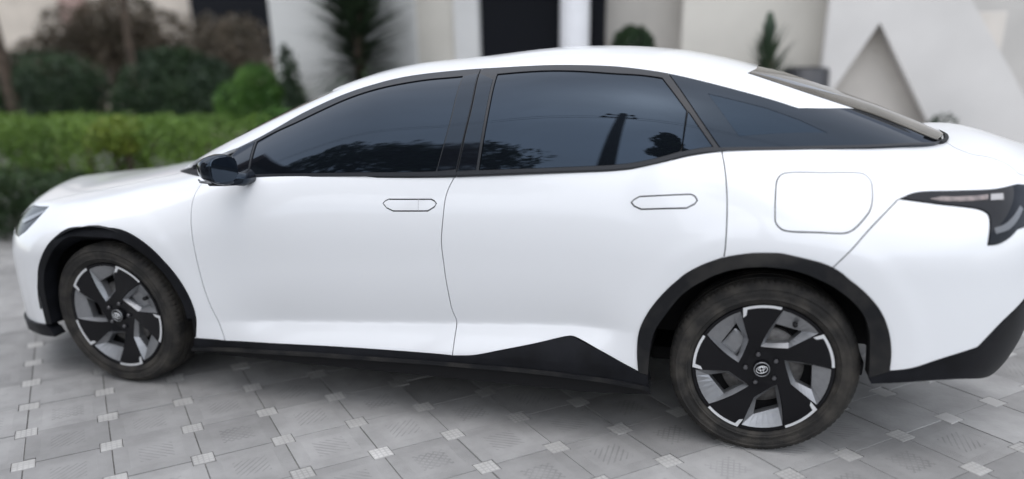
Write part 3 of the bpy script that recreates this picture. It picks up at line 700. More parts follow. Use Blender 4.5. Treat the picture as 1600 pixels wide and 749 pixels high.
    V,Fc=lathe_data([(.075,.062),(.085,.06),(.150,.06),(.152,.064),(.152,.084)],64); mesh('brake_disc',pl(V,T),[f[::-1] for f in Fc],MT['disc'],wr,smooth=True)
    V,Fc=lathe_data([(.0,.09),(.225,.09)],48); mesh('wheel_backing',pl(V,T),Fc,MT['shell'],wr)
    bm=bmesh.new(); box_bm(bm,(.095,.045,-.055),(.170,.10,.055),.012,T@Matrix.Rotation(R(-35 if wx<0 else -145),4,'Y')); bmobj('brake_caliper',bm,MT['greyalloy'],wr)
    return wr
def panel_flat(E_,outer,holes,dy,th,g):
    loops=[outer]+list(holes)
    lo=outer.min(0);hi=outer.max(0); gx=np.arange(lo[0]+g*.3,hi[0],g);gy=np.arange(lo[1]+g*.3,hi[1],g)
    Q=np.array([(x,y) for x in gx for y in gy])
    ok=inside(outer,Q)
    for h in holes: ok&=~inside(h,Q)
    Q=Q[ok]; B=np.concatenate(loops)
    if len(Q): Q=Q[np.min(np.hypot(Q[:,None,0]-B[None,:,0],Q[:,None,1]-B[None,:,1]),1)>.4*g]
    V2=[Vector(p) for p in B]+[Vector(p) for p in Q]; Ed=[];k=0
    for l in loops: Ed+=[(k+i,k+(i+1)%len(l)) for i in range(len(l))]; k+=len(l)
    vo,_,fo,*_r=delaunay_2d_cdt(V2,Ed,[],0,1e-7)
    P=np.array([tuple(v) for v in vo]); T_=np.array([tuple(f) for f in fo if len(f)==3]); c_=P[T_].mean(1); ok=inside(outer,c_)
    for h in holes: ok&=~inside(h,c_)
    T_=T_[ok]
    def pn(P):
        h=1e-3; a=E_(P+[h,0])-E_(P-[h,0]); b=E_(P+[0,h])-E_(P-[0,h]); n=np.cross(a,b); n/=np.linalg.norm(n,axis=1)[:,None]; n*=np.where(n[:,1]>0,-1,1)[:,None]
        q=E_(P); q[:,1]+=dy; return q,n
    pos,nor=pn(P); a=np.cross(pos[T_[:,1]]-pos[T_[:,0]],pos[T_[:,2]]-pos[T_[:,0]]); fl=a[:,1]>0; T_[fl]=T_[fl][:,::-1]
    V=[pos];N=[nor];F_=T_.tolist();k=len(pos)
    for l in loops:
        p,n=pn(l); m=len(l); t=np.roll(p,-1,0)-np.roll(p,1,0); sdn=np.cross(t,n); sdn/=np.linalg.norm(sdn,axis=1)[:,None]+1e-12
        s_=1 if (area(l)>0) else -1
        if l is not outer: s_=-s_
        b=p.copy(); b[:,1]+=th; sdn=sdn*s_
        V+=[p,b]; N+=[sdn,sdn]
        for i in range(m):
            j=(i+1)%m; q_=[k+i,k+m+i,k+m+j,k+j]; F_.append(q_ if s_>0 else q_[::-1])
        k+=2*m
    return np.concatenate(V),np.concatenate(N),F_
wheel(1.44,False,0,0); wheel(-1.44,False,-34,-.02); wheel(1.44,True,30,0); wheel(-1.44,True,10,-.02)
# ------------------------------------------------------------------ ground and paving
GX,GY,GS,GA=-1.69185,-.35059,.30702,.775085
e1=Vector((math.cos(GA),math.sin(GA),0)); e2=Vector((math.sin(GA),-math.cos(GA),0))
def gpt(i,j): return Vector((GX,GY,0))+GS*(j*e1+i*e2)
MT['soil']=mat('bedding_sand',(.17,.165,.155),.95,noise=.3,nscale=30,bump=.3)
MT['farpave']=mat('far_paving',(.27,.27,.275),.85,noise=.2,nscale=3,bump=.2,bscale=30)
def paver_mat(name,lattice,c1,c2):
    m=bpy.data.materials.new(name); m.use_nodes=True; n=m.node_tree; L=n.links; b=n.nodes['Principled BSDF']; b.inputs['Roughness'].default_value=.8; b.inputs['Specular IOR Level'].default_value=.35
    N=n.nodes.new
    tc=N('ShaderNodeTexCoord'); oi=N('ShaderNodeObjectInfo')
    geo=N('ShaderNodeNewGeometry')
    t=N('ShaderNodeTexNoise'); t.inputs['Scale'].default_value=5; t.inputs['Detail'].default_value=9; t.inputs['Roughness'].default_value=.65; L.new(geo.outputs['Position'],t.inputs['Vector'])
    r=N('ShaderNodeValToRGB'); r.color_ramp.elements[0].position=.3; r.color_ramp.elements[1].position=.72; r.color_ramp.elements[0].color=(*c2,1); r.color_ramp.elements[1].color=(*c1,1); L.new(t.outputs[0],r.inputs[0])
    hv=N('ShaderNodeHueSaturation'); mr=N('ShaderNodeMapRange'); mr.inputs[3].default_value=.84; mr.inputs[4].default_value=1.12; L.new(oi.outputs['Random'],mr.inputs[0]); L.new(mr.outputs[0],hv.inputs['Value']); L.new(r.outputs[0],hv.inputs['Color'])
    # broad stains, tyre-dark patches
    t3=N('ShaderNodeTexNoise'); t3.inputs['Scale'].default_value=1.1; t3.inputs['Detail'].default_value=8; t3.inputs['Roughness'].default_value=.62; L.new(geo.outputs['Position'],t3.inputs['Vector'])
    ms=N('ShaderNodeMapRange'); ms.inputs[1].default_value=.38; ms.inputs[2].default_value=.66; ms.inputs[3].default_value=.80; ms.inputs[4].default_value=1.08; L.new(t3.outputs[0],ms.inputs[0])
    mst=N('ShaderNodeMath'); mst.operation='MULTIPLY'; L.new(mr.outputs[0],mst.inputs[0]); L.new(ms.outputs[0],mst.inputs[1]); L.new(mst.outputs[0],hv.inputs['Value'])
    # moulded grooves
    sep=N('ShaderNodeSeparateXYZ'); L.new(tc.outputs['Object'],sep.inputs[0])
    def M(op,a,b_=None,c_=None):
        q=N('ShaderNodeMath'); q.operation=op
        for k,x in enumerate((a,b_,c_)):
            if x is None: continue
            if isinstance(x,(int,float)): q.inputs[k].default_value=x
            else: L.new(x,q.inputs[k])
        return q.outputs[0]
    X,Y=sep.outputs[0],sep.outputs[1]
    d1=M('MULTIPLY',M('ADD',X,Y),.7071); d2=M('MULTIPLY',M('SUBTRACT',X,Y),.7071)
    def lines(d,p): return M('LESS_THAN',M('ABSOLUTE',M('SUBTRACT',M('FRACT',M('ADD',M('DIVIDE',d,p),100.5)),.5)),.15)
    ax=M('MAXIMUM',M('ABSOLUTE',X),M('ABSOLUTE',Y)); msk=M('LESS_THAN',ax,.062)
    if lattice=='dot': g=M('MAXIMUM',lines(X,.019),lines(Y,.019))
    else:
        g=lines(d2 if lattice!='b' else d1,.0205)
        if lattice=='x': g=M('MAXIMUM',g,lines(d1,.0205))
        g=M('MULTIPLY',g,msk)
        # fine ribs along the borders
        rib=M('MULTIPLY',M('GREATER_THAN',ax,.098),M('LESS_THAN',M('FRACT',M('ADD',M('DIVIDE',M('SUBTRACT',X,Y),.0085),100)),.35)); rib=M('MULTIPLY',rib,.35)
        g=M('MAXIMUM',g,rib)
    # worn: grooves fade by noise
    t2=N('ShaderNodeTexNoise'); t2.inputs['Scale'].default_value=11; t2.inputs['Detail'].default_value=3; L.new(geo.outputs['Position'],t2.inputs['Vector'])
    wear=N('ShaderNodeMapRange'); wear.inputs[1].default_value=.35; wear.inputs[2].default_value=.62; L.new(t2.outputs[0],wear.inputs[0])
    g=M('MULTIPLY',g,M('ADD',M('MULTIPLY',wear.outputs[0],.75),.25))
    mx=N('ShaderNodeMix'); mx.data_type='RGBA'; mx.blend_type='MULTIPLY'; L.new(M('MULTIPLY',g,.38),mx.inputs[0]); L.new(hv.outputs[0],mx.inputs[6]); mx.inputs[7].default_value=(.45,.45,.46,1)
    L.new(mx.outputs[2],b.inputs['Base Color'])
    fn=N('ShaderNodeTexNoise'); fn.inputs['Scale'].default_value=170; fn.inputs['Detail'].default_value=4; L.new(geo.outputs['Position'],fn.inputs['Vector'])
    hgt=M('SUBTRACT',M('MULTIPLY',fn.outputs[0],.25),g)
    bp=N('ShaderNodeBump'); bp.inputs['Strength'].default_value=.8; bp.inputs['Distance'].default_value=.003; L.new(hgt,bp.inputs['Height']); L.new(bp.outputs[0],b.inputs['Normal'])
    return m
PC=((.37,.364,.355),(.285,.280,.272))
MT['pav']=[paver_mat('grey_paver_lattice','x',*PC),paver_mat('grey_paver_lines','a',*PC),paver_mat('grey_paver_cross_lines','b',*PC)]
MT['dot']=paver_mat('pale_corner_tile','dot',(.55,.54,.52),(.43,.42,.40))
gs=60; gm=[(-gs,-gs,-.006),(gs,-gs,-.006),(gs,gs,-.006),(-gs,gs,-.006)]
ground=mesh('ground',gm,[(0,1,2,3)],MT['soil']); tag(ground,kind='structure')
HD=.040; GP=.0017
def paver_mesh(name,mt):
    h=GS/2-GP; n=HD+GP; a=h-(n-GP)+0
    a=GS/2-HD-GP
    pts=[(-a,-h),(a,-h),(a,-a),(h,-a),(h,a),(a,a),(a,h),(-a,h),(-a,a),(-h,a),(-h,-a),(-a,-a)]
    bm=bmesh.new(); top=[bm.verts.new((x*.993,y*.993,0)) for x,y in pts]; mid=[bm.verts.new((x,y,-.004)) for x,y in pts]; bot=[bm.verts.new((x,y,-.03)) for x,y in pts]
    bm.faces.new(top)
    for A,B in ((top,mid),(mid,bot)):
        for i in range(12): j=(i+1)%12; bm.faces.new((A[i],B[i],B[j],A[j]))
    bmesh.ops.recalc_face_normals(bm,faces=bm.faces)
    me=bpy.data.meshes.new(name); bm.to_mesh(me); bm.free(); me.materials.append(mt); return me
def dot_mesh(name,mt):
    bm=bmesh.new(); box_bm(bm,(-HD,-HD,-.03),(HD,HD,0),.003); me=bpy.data.meshes.new(name); bm.to_mesh(me); bm.free(); me.materials.append(mt); return me
pm=[paver_mesh('paver',m) for m in MT['pav']]; dm=dot_mesh('corner_tile',MT['dot'])
rnd=random.Random(5)
PXc=lambda p: M.inverted()@p
LENS=26.8195/36
def vis(p):
    q=PXc(p); 
    if q.z>-.3: return None
    x=q.x/-q.z*LENS; y=q.y/-q.z*LENS-.11277
    return (x,y,-q.z)
cells=[];dots=[]
for i in range(-36,20):
    for j in range(-30,32):
        for kind,p,L_ in (('p',gpt(i+.5,j+.5),cells),('d',gpt(i,j),dots)):
            if p.y>9 or p.x<-12 or p.x>8: continue
            v=vis(p)
            if v is None or abs(v[0])>1.15 or v[1]<-.75 : continue
            under=(-2.2<p.x<2.3 and .35<p.y<1.75)
            behind=(p.y>.3 and -2.2<p.x<2.6) or under or abs(v[0])>.56 or v[1]<-.29
            L_.append((behind,v[2],p,i,j))
def lay(L_,name,meshes,lim,lbl):
    L_.sort(key=lambda t:(t[0],t[1])); near=L_[:lim]; far=L_[lim:]
    for b_,d_,p,i,j in near:
        o=bpy.data.objects.new(name,meshes[rnd.choice((0,0,1,2))%len(meshes)]); link(o)
        o.location=(p.x,p.y,rnd.uniform(-.0025,.0015)); o.rotation_euler=(rnd.gauss(0,.003),rnd.gauss(0,.003),GA+PI/2*rnd.choice((0,1,2,3))); o.parent=ground
    bm=bmesh.new()
    for b_,d_,p,i,j in far:
        k0=len(bm.verts); bm.from_mesh(meshes[0]); bm.verts.ensure_lookup_table()
        mm=Matrix.Translation((p.x,p.y,rnd.uniform(-.002,.001)))@Matrix.Rotation(GA,4,'Z')
        for v in bm.verts[k0:]: v.co=mm@v.co
    me=bpy.data.meshes.new(name+'s'); bm.to_mesh(me); bm.free(); me.materials.append(lbl[1]); o=link(bpy.data.objects.new(lbl[0],me)); o.parent=ground; o['kind']='stuff'
    for pl_ in me.polygons: pl_.material_index=0
MT['pavfar']=mat('far_paver',(.335,.33,.322),.85,noise=.18,nscale=4,bump=.2,bscale=60)
MT['dotfar']=mat('far_corner_tile',(.46,.45,.435),.85,noise=.15,nscale=4)
lay(cells,'paver',pm,290,('distant_pavers',MT['pavfar'])); lay(dots,'corner_tile',[dm],290,('distant_corner_tiles',MT['dotfar']))
# ------------------------------------------------------------------ vegetation helpers
def leafmat(name,c1,c2,scale=3,rough=.55):
    m=mat(name,c1,rough,col2=c2,nscale=scale,detail=6,spec=.35)
    b=m.node_tree.nodes['Principled BSDF']
    return m
LM={}
LM['hedge']=leafmat('hedge_leaf',(.135,.225,.03),(.075,.145,.024),1.3)
LM['border']=leafmat('lower_leaf',(.040,.075,.022),(.020,.042,.015),1.6)
LM['lime']=leafmat('yellow_green_leaf',(.22,.26,.03),(.12,.18,.025),3)
LM['bush']=leafmat('bright_bush_leaf',(.10,.21,.035),(.04,.11,.02),3)
LM['dark']=leafmat('dark_shrub_leaf',(.032,.062,.022),(.014,.032,.014),3)
LM['dry']=leafmat('brown_dry_leaf',(.13,.10,.068),(.06,.05,.032),2.5)
LM['yucca']=leafmat('yucca_leaf',(.055,.085,.045),(.025,.042,.026),4)
LM['tree']=leafmat('street_tree_leaf',(.06,.10,.03),(.025,.05,.015),2)
MT['bark']=mat('bark',(.085,.062,.045),.9,noise=.4,nscale=14,bump=.6,bscale=25)
MT['stem']=mat('green_stem',(.06,.055,.03),.8)
def leaves(rng,pts,size,up=.3,n_out=None):
    """pts: (n,3) centres; returns quads"""
    V=[];Fc=[]
    for p in pts:
        d=Vector((rng.gauss(0,1),rng.gauss(0,1),rng.gauss(0,1)+up)).normalized(); a=d.orthogonal().normalized(); a.rotate(Matrix.Rotation(rng.uniform(0,6.28),3,d)); b=d.cross(a)
        s=size*rng.uniform(.6,1.4); k=len(V); q=Vector(p)
        V+=[q-a*s,q+b*s*.42+d*s*.12,q+a*s,q-b*s*.42+d*s*.12]; Fc.append((k,k+1,k+2,k+3))
    return V,Fc
def blob_pts(rng,cen,rad,n,lump=6,shell=.55):
    """points in a lumpy ellipsoid volume, denser at the surface, with clump gaps"""
    lumps=[]
    for _ in range(lump):
        d=Vector((rng.gauss(0,1),rng.gauss(0,1),rng.gauss(0,.8))).normalized(); lumps.append((Vector((d.x*rad[0]*.62,d.y*rad[1]*.62,d.z*rad[2]*.62)),rng.uniform(.38,.6)))
    lumps.append((Vector((0,0,0)),.68))
    out=[]
    while len(out)<n:
        c_,f=rng.choice(lumps); d=Vector((rng.gauss(0,1),rng.gauss(0,1),rng.gauss(0,1))).normalized(); r=rng.uniform(shell,1)**.5
        out.append((cen[0]+c_.x+d.x*rad[0]*f*r,cen[1]+c_.y+d.y*rad[1]*f*r,cen[2]+c_.z+d.z*rad[2]*f*r))
    return out
def bush(name,cen,rad,n,size,lm,label,cat,group=None,seed=1,trunk_h=None,lump=7):
    rng=random.Random(seed); root=empty(name,(cen[0],cen[1],0)); tag(root,label,cat,group)
    V,Fc=leaves(rng,blob_pts(rng,cen,rad,n,lump),size); mesh('foliage',V,Fc,lm,root)
    z1=cen[2]-rad[2]*.2
    V=[];Fc=[]
    for k in range(4):
        v,f=tube_data([(cen[0]+rng.uniform(-.05,.05),cen[1]+rng.uniform(-.05,.05),-.02),(cen[0]+rng.uniform(-.3,.3)*rad[0],cen[1]+rng.uniform(-.3,.3)*rad[1],z1*.6),(cen[0]+rng.uniform(-.5,.5)*rad[0],cen[1]+rng.uniform(-.5,.5)*rad[1],z1+.2*rad[2])],[.03,.022,.01],6)
        k0=len(V);V+=v;Fc+=[tuple(i+k0 for i in q) for q in f]
    mesh('stem',V,Fc,MT['bark'],root,smooth=True)
    return root
def tree(name,base,h,trunk_r,crowns,n,size,lm,label,group=None,seed=1,lean=(0,0)):
    rng=random.Random(seed); root=empty(name,base); tag(root,label,'tree',group)
    x,y,_=base; V=[];Fc=[]
    tops=[]
    path=[(x,y,-.03),(x+lean[0]*.3,y+lean[1]*.3,h*.3),(x+lean[0]*.7,y+lean[1]*.7,h*.65),(x+lean[0],y+lean[1],h)]
    v,f=tube_data(path,[trunk_r*1.25,trunk_r,trunk_r*.8,trunk_r*.45],12); V+=v;Fc+=f
    for (c_,r_) in crowns:
        st=Vector(path[2]).lerp(Vector(path[3]),rng.uniform(0,.7)); v,f=tube_data([st,st.lerp(Vector(c_),.5)+Vector((0,0,.1)),Vector(c_)],[trunk_r*.5,trunk_r*.3,trunk_r*.1],7); k0=len(V);V+=v;Fc+=[tuple(i+k0 for i in q) for q in f]
    mesh('trunk',V,Fc,MT['bark'],root,smooth=True)
    pts=[]
    tot=sum(r_[0]*r_[1]*r_[2] for _,r_ in crowns)
    for c_,r_ in crowns: pts+=blob_pts(rng,c_,r_,int(n*(r_[0]*r_[1]*r_[2])/tot),6,.3)
    V,Fc=leaves(rng,pts,size); mesh('crown',V,Fc,lm,root)
    return root
def yucca(name,base,stem_h,nl,ll,label,seed=1,lw=.022,heads=None,cat='plant'):
    rng=random.Random(seed); root=empty(name,base); tag(root,label,cat); x,y,z=base
    tube('stem',[(x,y,z-.02),(x+.02,y,z+stem_h*.5),(x,y+.02,z+stem_h)],[.07,.06,.05],MT['bark'],root,8)
    V=[];Fc=[]
    for k in range(nl):
        t=rng.random(); zz=z+stem_h*(.35+.68*t); az=rng.uniform(0,2*PI); el=R(-25+100*t*rng.uniform(.7,1.1)); L_=ll*rng.uniform(.7,1.1)
        d=Vector((math.cos(az)*math.cos(el),math.sin(az)*math.cos(el),math.sin(el))); side_=Vector((-math.sin(az),math.cos(az),0)); p0=Vector((x,y,zz)); k0=len(V)
        p1=p0+d*L_*.55; p2_=p0+d*L_+Vector((0,0,-.12*L_*(1-t)))
        V+=[p0-side_*lw*.6,p0+side_*lw*.6,p1+side_*lw+Vector((0,0,.01)),p1-side_*lw+Vector((0,0,.01)),p2_]
        Fc+=[(k0,k0+1,k0+2,k0+3),(k0+3,k0+2,k0+4)]
    mesh('leaves',V,Fc,LM['yucca'],root)
    return root
# ------------------------------------------------------------------ hedge and garden on the left
rng=random.Random(11)
hedge=empty('hedge',(-4.8,3.2,0)); tag(hedge,'clipped bright green hedge on the left behind the car nose','hedge')
def hedge_pts(n,x0,x1,y0,y1,z1,rng):
    out=[]
    while len(out)<n:
        x=rng.uniform(x0,x1);y=rng.uniform(y0,y1);z=rng.uniform(.02,z1)
        bumpy=.06*math.sin(x*5.1)+.05*math.sin(x*11.3+y*4)+.04*math.sin(z*9+x*3)
        d=min(y-y0-bumpy,y1-y,z1-z+bumpy*.8,x1-x)
        if d<-.02 or (d>.16 and rng.random()<.8): continue
        out.append((x,y,z))
    return out
V,Fc=leaves(rng,hedge_pts(42000,-8.6,-2.75,2.62,3.65,1.0,rng),.020); mesh('foliage',V,Fc,LM['hedge'],hedge)
border=empty('lower_foliage',(-5.6,2.45,0)); tag(border,'dark green foliage along the foot of the hedge','plants')
V,Fc=leaves(rng,hedge_pts(17000,-8.6,-2.6,2.28,2.72,.60,rng),.026); mesh('foliage',V,Fc,LM['border'],border)  # darker leaf colour along the lower front of the hedge
V=[];Fc=[]
for k in range(16):
    x=-8.2+k*.35+rng.uniform(-.1,.1); v,f=tube_data([(x,3.1,-.02),(x+rng.uniform(-.1,.1),3.1,.5),(x+rng.uniform(-.2,.2),3.1,.85)],[.022,.016,.008],6); k0=len(V);V+=v;Fc+=[tuple(i+k0 for i in q) for q in f]
mesh('stems',V,Fc,MT['bark'],hedge,smooth=True)
for k,(x,y,z,rx,rz) in enumerate([(-9.0,5.2,1.0,1.2,.55),(-6.2,4.9,.95,1.1,.55),(-4.75,4.8,.9,.7,.55)]):
    bush('garden_shrub',(x,y,z),(rx,.5,rz),8000,.027,LM['dark'],('dark leafy shrub close behind the hedge at the far left','dark leafy shrub close behind the middle of the hedge','dark leafy shrub close behind the hedge, beside the round bush')[k],'shrub','shrubs behind the hedge',seed=90+k)
bush('croton_shrub',(-3.72,2.75,.88),(.32,.24,.16),1600,.022,LM['lime'],'yellow-green shrub growing out of the clipped hedge front','shrub',seed=4)
bush('round_bush',(-3.66,4.9,.93),(.50,.45,.45),9000,.022,LM['bush'],'rounded bright green bush at the right end of the hedge','bush',seed=5)
bush('low_bush',(-2.85,4.3,.72),(.50,.4,.40),2600,.04,LM['bush'],'low green bush behind the windscreen pillar','bush',seed=55)
for k,(x,y,z,rx,rz,n,lm_,lab) in enumerate([(-9.6,6.3,.85,1.3,.75,3800,'dark','dark green shrub at the far left behind the hedge'),(-7.4,5.6,.80,1.15,.72,3800,'dark','dark green shrub between two brown trunks'),(-5.4,5.7,.85,1.1,.75,3800,'dark','dark green shrub left of the round bush'),
    (-8.2,7.6,1.55,1.2,.75,2600,'dry','dry brown shrub in front of the beige house'),(-6.2,7.0,1.60,1.2,.70,2600,'dry','dry brown shrub left of the white house corner'),(-4.75,6.3,1.45,.62,.85,2200,'dry','tall dry brown shrub touching the white house corner'),(-7.2,6.9,1.75,1.1,.62,2600,'dry','dry brown shrub behind the thick tree trunk'),(-9.9,8.2,1.3,1.3,.65,2600,'dry','dry brown shrub at the far left edge')]):
    bush('garden_shrub',(x,y,z),(rx,.6,rz),int(n*2.2),.036,LM[lm_],lab,'shrub','shrubs behind the hedge',seed=20+k)
tree('garden_tree',(-7.55,5.35,0),3.6,.085,[((-7.6,5.4,4.0),(1.1,1.0,.7)),((-8.4,5.6,3.7),(.8,.8,.6))],2600,.06,LM['tree'],'thick brown tree trunk behind the hedge on the far left','trees behind the hedge',seed=31,lean=(-.25,.1))
tree('garden_tree',(-5.55,5.1,0),3.4,.05,[((-5.5,5.3,3.8),(1.0,.9,.6)),((-4.9,5.2,3.6),(.7,.7,.5))],2200,.06,LM['tree'],'slim dark tree trunk left of the round bush','trees behind the hedge',seed=32,lean=(.1,.1))
# ------------------------------------------------------------------ houses
MT['beige']=mat('beige_render',(.56,.50,.43),.9,noise=.10,nscale=2,bump=.2,bscale=40)
MT['white']=mat('white_render',(.66,.655,.64),.9,noise=.06,nscale=1.5,bump=.2,bscale=50)
MT['cream']=mat('cream_render',(.62,.59,.53),.9,noise=.06,nscale=1.5,bump=.2,bscale=50)
MT['grey']=mat('grey_render',(.33,.32,.30),.9,noise=.1,nscale=2,bump=.2,bscale=50)
MT['pillar']=mat('white_pillar_paint',(.80,.80,.82),.6,noise=.04,nscale=3)
MT['dark']=mat('dark_doorway',(.008,.009,.012),.6,spec=.12)
MT['roof']=mat('brown_roof_tile',(.12,.065,.045),.8,noise=.3,nscale=8,bump=.4,bscale=30)
MT['wood']=mat('weathered_pole_wood',(.12,.105,.09),.9,noise=.35,nscale=12,bump=.5,bscale=30)
MT['pot']=mat('dark_glazed_pot',(.035,.036,.04),.35)
MT['stairback']=mat('stair_back_plaster',(.62,.58,.53),.9,noise=.08,nscale=2)
MT['paleband']=mat('pale_stair_plaster',(.63,.61,.585),.9,noise=.05,nscale=1.5,bump=.2,bscale=50)
MT['brownwall']=mat('taupe_plaster',(.54,.51,.465),.9,noise=.08,nscale=2,bump=.2,bscale=50)
hb_=empty('beige_house',(-9,10.4,0)); tag(hb_,'beige house behind the garden on the far left','house')
box('wall',(-16,10.0,0),(-5.2,10.8,5.4),MT['beige'],hb_); box('roof',(-16.4,9.5,5.4),(-4.9,11.3,5.6),MT['roof'],hb_)
box('wall_pilaster',(-10.95,9.86,0),(-10.45,10.0,5.4),mat('pinkish_render',(.36,.25,.22),.9),hb_)
wn=box('window',(-8.2,9.96,1.5),(-6.6,10.0,2.9),MT['dark'],hb_); box('sill',(-8.35,9.85,1.4),(-6.45,10.0,1.5),MT['beige'],wn)
hw=empty('white_house',(-1,5.6,0)); tag(hw,'white rendered house with dark doorway and pillar behind the car roof','house')
HH=4.6
box('wall',(-3.55,5.0,0),(-1.90,5.9,HH),MT['white'],hw); box('wall',(-1.90,5.03,0),(-1.50,5.9,HH),MT['cream'],hw); box('wall',(-1.50,5.0,0),(-1.24,5.9,HH),MT['white'],hw)
dr=box('door',(-1.24,5.07,0),(.0,5.12,2.6),MT['dark'],hw); box('door_handle',(-.62,5.02,1.0),(-.58,5.07,1.2),MT['alu'],dr)
box('lintel',(-1.24,5.0,2.6),(.0,5.9,HH),MT['white'],hw)
V,Fc=lathe_data([(.0,0),(.17,0),(.17,.12),(.145,.16),(.135,2.5),(.165,2.56),(.165,2.66)],40); V=[(x-.25,z+4.85,y) for x,y,z in V]
mesh('pillar',V,Fc,MT['pillar'],hw,smooth=False)
box('porch_step',(-1.3,4.55,0),(.05,5.0,.12),MT['grey'],hw)
box('wall',(-.12,5.35,0),(.72,5.9,HH),MT['brownwall'],hw)
box('wall',(.72,5.0,0),(2.02,5.9,HH),MT['cream'],hw)
box('roof_slab',(-3.8,4.5,HH),(4.9,6.4,HH+.22),MT['white'],hw)
st=empty('outdoor_staircase',(3.2,4.9,0)); tag(st,'pale plaster outdoor staircase with sloping parapet at the far right','staircase')
box('back_wall',(1.96,4.84,0),(3.32,4.94,1.70),MT['stairback'],st)
def prism(name,poly,y0,y1,mt,par):
    n=len(poly); V=[(x,y0,z) for x,z in poly]+[(x,y1,z) for x,z in poly]; Fc=[tuple(range(n)),tuple(range(2*n-1,n-1,-1))]+[(i,n+i,n+(i+1)%n,(i+1)%n) for i in range(n)]
    bm=bmesh.new(); vs=[bm.verts.new(v) for v in V]
    for f in Fc: bm.faces.new([vs[i] for i in f])
    bmesh.ops.bevel(bm,geom=list(bm.edges),offset=.012,segments=2,affect='EDGES'); return bmobj(name,bm,mt,par)
prism('parapet',[(1.93,HH-.02),(2.05,HH-.02),(2.07,3.1),(2.99,1.78),(3.5,1.06),(4.25,0),(3.30,0),(2.82,.86),(2.34,1.66),(2.08,1.17),(1.93,.88)],4.62,4.82,MT['paleband'],st)
prism('flight',[(2.10,2.95),(2.5,2.35),(3.35,1.05),(4.1,0),(3.45,0),(2.95,.85),(2.45,1.68)],4.83,5.28,MT['paleband'],st)
box('side_wall',(2.95,5.62,0),(7.5,5.9,HH),mat('pale_grey_render',(.55,.53,.50),.9,noise=.06,nscale=1.5),st)
box('porch_roof',(-1.3,4.5,2.66),(.05,5.0,2.85),MT['white'],hw)
# plants by the house
yucca('dracaena',(-2.34,4.55,0),2.25,950,.72,'tall spiky dark plant in front of the white house wall',seed=3,lw=.020)
yucca('yucca',(1.49,4.55,0),1.36,190,.36,'small spiky yucca beside the roof rear edge',seed=8,lw=.014)
tube('flower_stalk',[(1.49,4.55,1.33),(1.49,4.56,1.5),(1.48,4.56,1.62),(1.47,4.56,1.74)],[.015,.03,.055,.02],LM['yucca'],bpy.data.objects['yucca'],8)
bush('cypress',(-3.12,4.6,.95),(.13,.13,.78),1500,.032,LM['yucca'],'slim upright conifer against the white house corner','shrub',seed=9,lump=9)
bp_=empty('potted_shrub',(.29,4.9,0)); tag(bp_,'clipped dark ball shrub in a pot before the taupe wall','plant')
rng=random.Random(77); V,Fc=leaves(rng,[(.29+.20*d.x*r_,4.9+.20*d.y*r_,1.50+.18*d.z*r_) for d,r_ in ((Vector((rng.gauss(0,1),rng.gauss(0,1),rng.gauss(0,1))).normalized(),rng.uniform(.5,1)**.5) for _ in range(1500))],.028); mesh('foliage',V,Fc,LM['dark'],bp_)
V,Fc=lathe_data([(0,.0),(.14,.0),(.20,.42),(.21,.46),(.18,.46),(.16,.40),(0,.40)],28); mesh('pot',[(x+.29,z+4.9,y) for x,y,z in V],Fc,MT['pot'],bp_,smooth=True)
tube('stem',[(.29,4.9,.38),(.30,4.9,.9),(.29,4.9,1.5)],[.025,.022,.015],MT['bark'],bp_,8)
V,Fc=lathe_data([(0,.0),(.15,.0),(.19,.25),(.22,.9),(.20,1.28),(.17,1.30),(.15,1.24),(0,1.2)],28); jar=mesh('tall_jar',[(x+1.82,z+4.7,y) for x,y,z in V],Fc,MT['pot'],None,smooth=True); tag(jar,'dark tall jar standing beside the small yucca','jar')
bush('garden_shrub',(2.98,4.42,.62),(.24,.16,.34),800,.035,LM['dark'],'small dark shrub at the foot of the pale staircase','shrub','shrubs behind the hedge',seed=41)
MT['street']=mat('unseen_wall_render',(.30,.28,.25),.9,noise=.2,nscale=1.2,bump=.3,bscale=20)
sw=box('unseen_dark_wall',(-14,-8.2,0),(14,-7.95,2.5),MT['street'],None,.02); tag(sw,'added grey wall behind the viewer, unseen, darkening low reflections','wall')  # wall added out of view to darken low reflections in the car
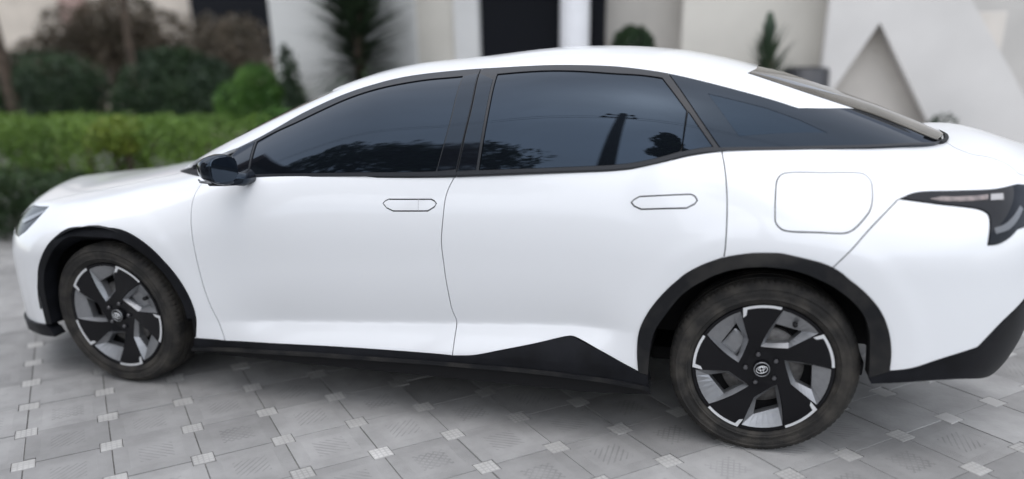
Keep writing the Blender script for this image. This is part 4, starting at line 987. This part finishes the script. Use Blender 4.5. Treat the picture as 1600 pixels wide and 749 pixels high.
# ------------------------------------------------------------------ street side (mirrored in the windows)
def uppole(x,y,h):
    root=empty('utility_pole',(x,y,0)); tag(root,'wooden utility pole with crossarms, mirrored in the rear side window','pole')
    tube('mast',[(x,y,-.05),(x+.03,y,h*.5),(x+.06,y,h)],[.17,.155,.14],MT['wood'],root,16)
    for zz,L_ in ((h-.45,.46),(h-1.05,.55)):
        arm=box('crossarm',(x-L_,y-.04,zz),(x+L_,y+.04,zz+.07),MT['wood'],root,.008)
        for dx in (-L_+.08,L_-.08):
            V,Fc=lathe_data([(0,0),(.03,0),(.075,.05),(.05,.09),(.08,.13),(.045,.2),(0,.22)],16); mesh('insulator',[(a+x+dx,c__+y,b_+zz+.10) for a,b_,c__ in V],Fc,MT['pot'],arm,smooth=True)
    return root
uppole(.30,-4.5,9.9)
for k,dy in enumerate((-.62,.68)):
    P=[(-22+44*t,-4.5+.0*t,9.65-.8-1.4*(4*t*(1-t))*.0-.9*(1-(2*t-1)**2)*0+dy*.3) for t in np.linspace(0,1,12)]
    wr_=tube('power_line',P,.012,MT['rubber'],None,5); tag(wr_,('upper' if dy>0 else 'lower')+' black power line passing the utility pole over the street','cable')
spec=[(-2.5,-5.6,5.6,[((-2.5,-5.7,5.6),(1.5,1.1,.9)),((-1.4,-5.5,5.0),(1.1,.9,.8)),((-3.5,-5.5,5.4),(1.1,.9,.9)),((-2.4,-5.5,4.4),(1.8,.9,.8))],'leafy street tree left of the pole, mirrored low in the windows'),
      (-4.5,-4.7,5.8,[((-4.5,-4.7,6.0),(1.5,1.2,.9)),((-3.5,-4.9,5.4),(1.1,1.0,.8)),((-5.6,-4.4,5.5),(1.1,1.0,.9)),((-4.4,-4.6,4.6),(1.9,1.0,.9))],'leafy street tree mirrored in the front door window'),
      (1.75,-5.6,6.8,[((1.75,-5.7,7.2),(.75,.7,.9)),((1.9,-5.7,6.2),(.85,.8,.7))],'tall narrow street tree right of the utility pole')]
for k,(x,y,h,cr,lab) in enumerate(spec): tree('street_tree',(x,y,0),h*.8,.14,cr,4200,.10,LM['tree'],lab,'trees across the street',seed=60+k)
hn=empty('neighbour_house',(-8.4,-3.6,0)); tag(hn,'neighbouring house with brown tiled roof, mirrored in the front window','house')
box('wall',(-11.5,-6.4,0),(-5.4,-1.4,4.6),MT['grey'],hn)
prism('roof',[(-11.9,4.6),(-4.9,4.6),(-8.4,7.4)],-6.8,-1.0,MT['roof'],hn)
nw=box('window',(-5.40,-4.6,1.2),(-5.37,-3.2,2.6),MT['dark'],hn); box('sill',(-5.40,-4.7,1.1),(-5.28,-3.1,1.2),MT['white'],nw)
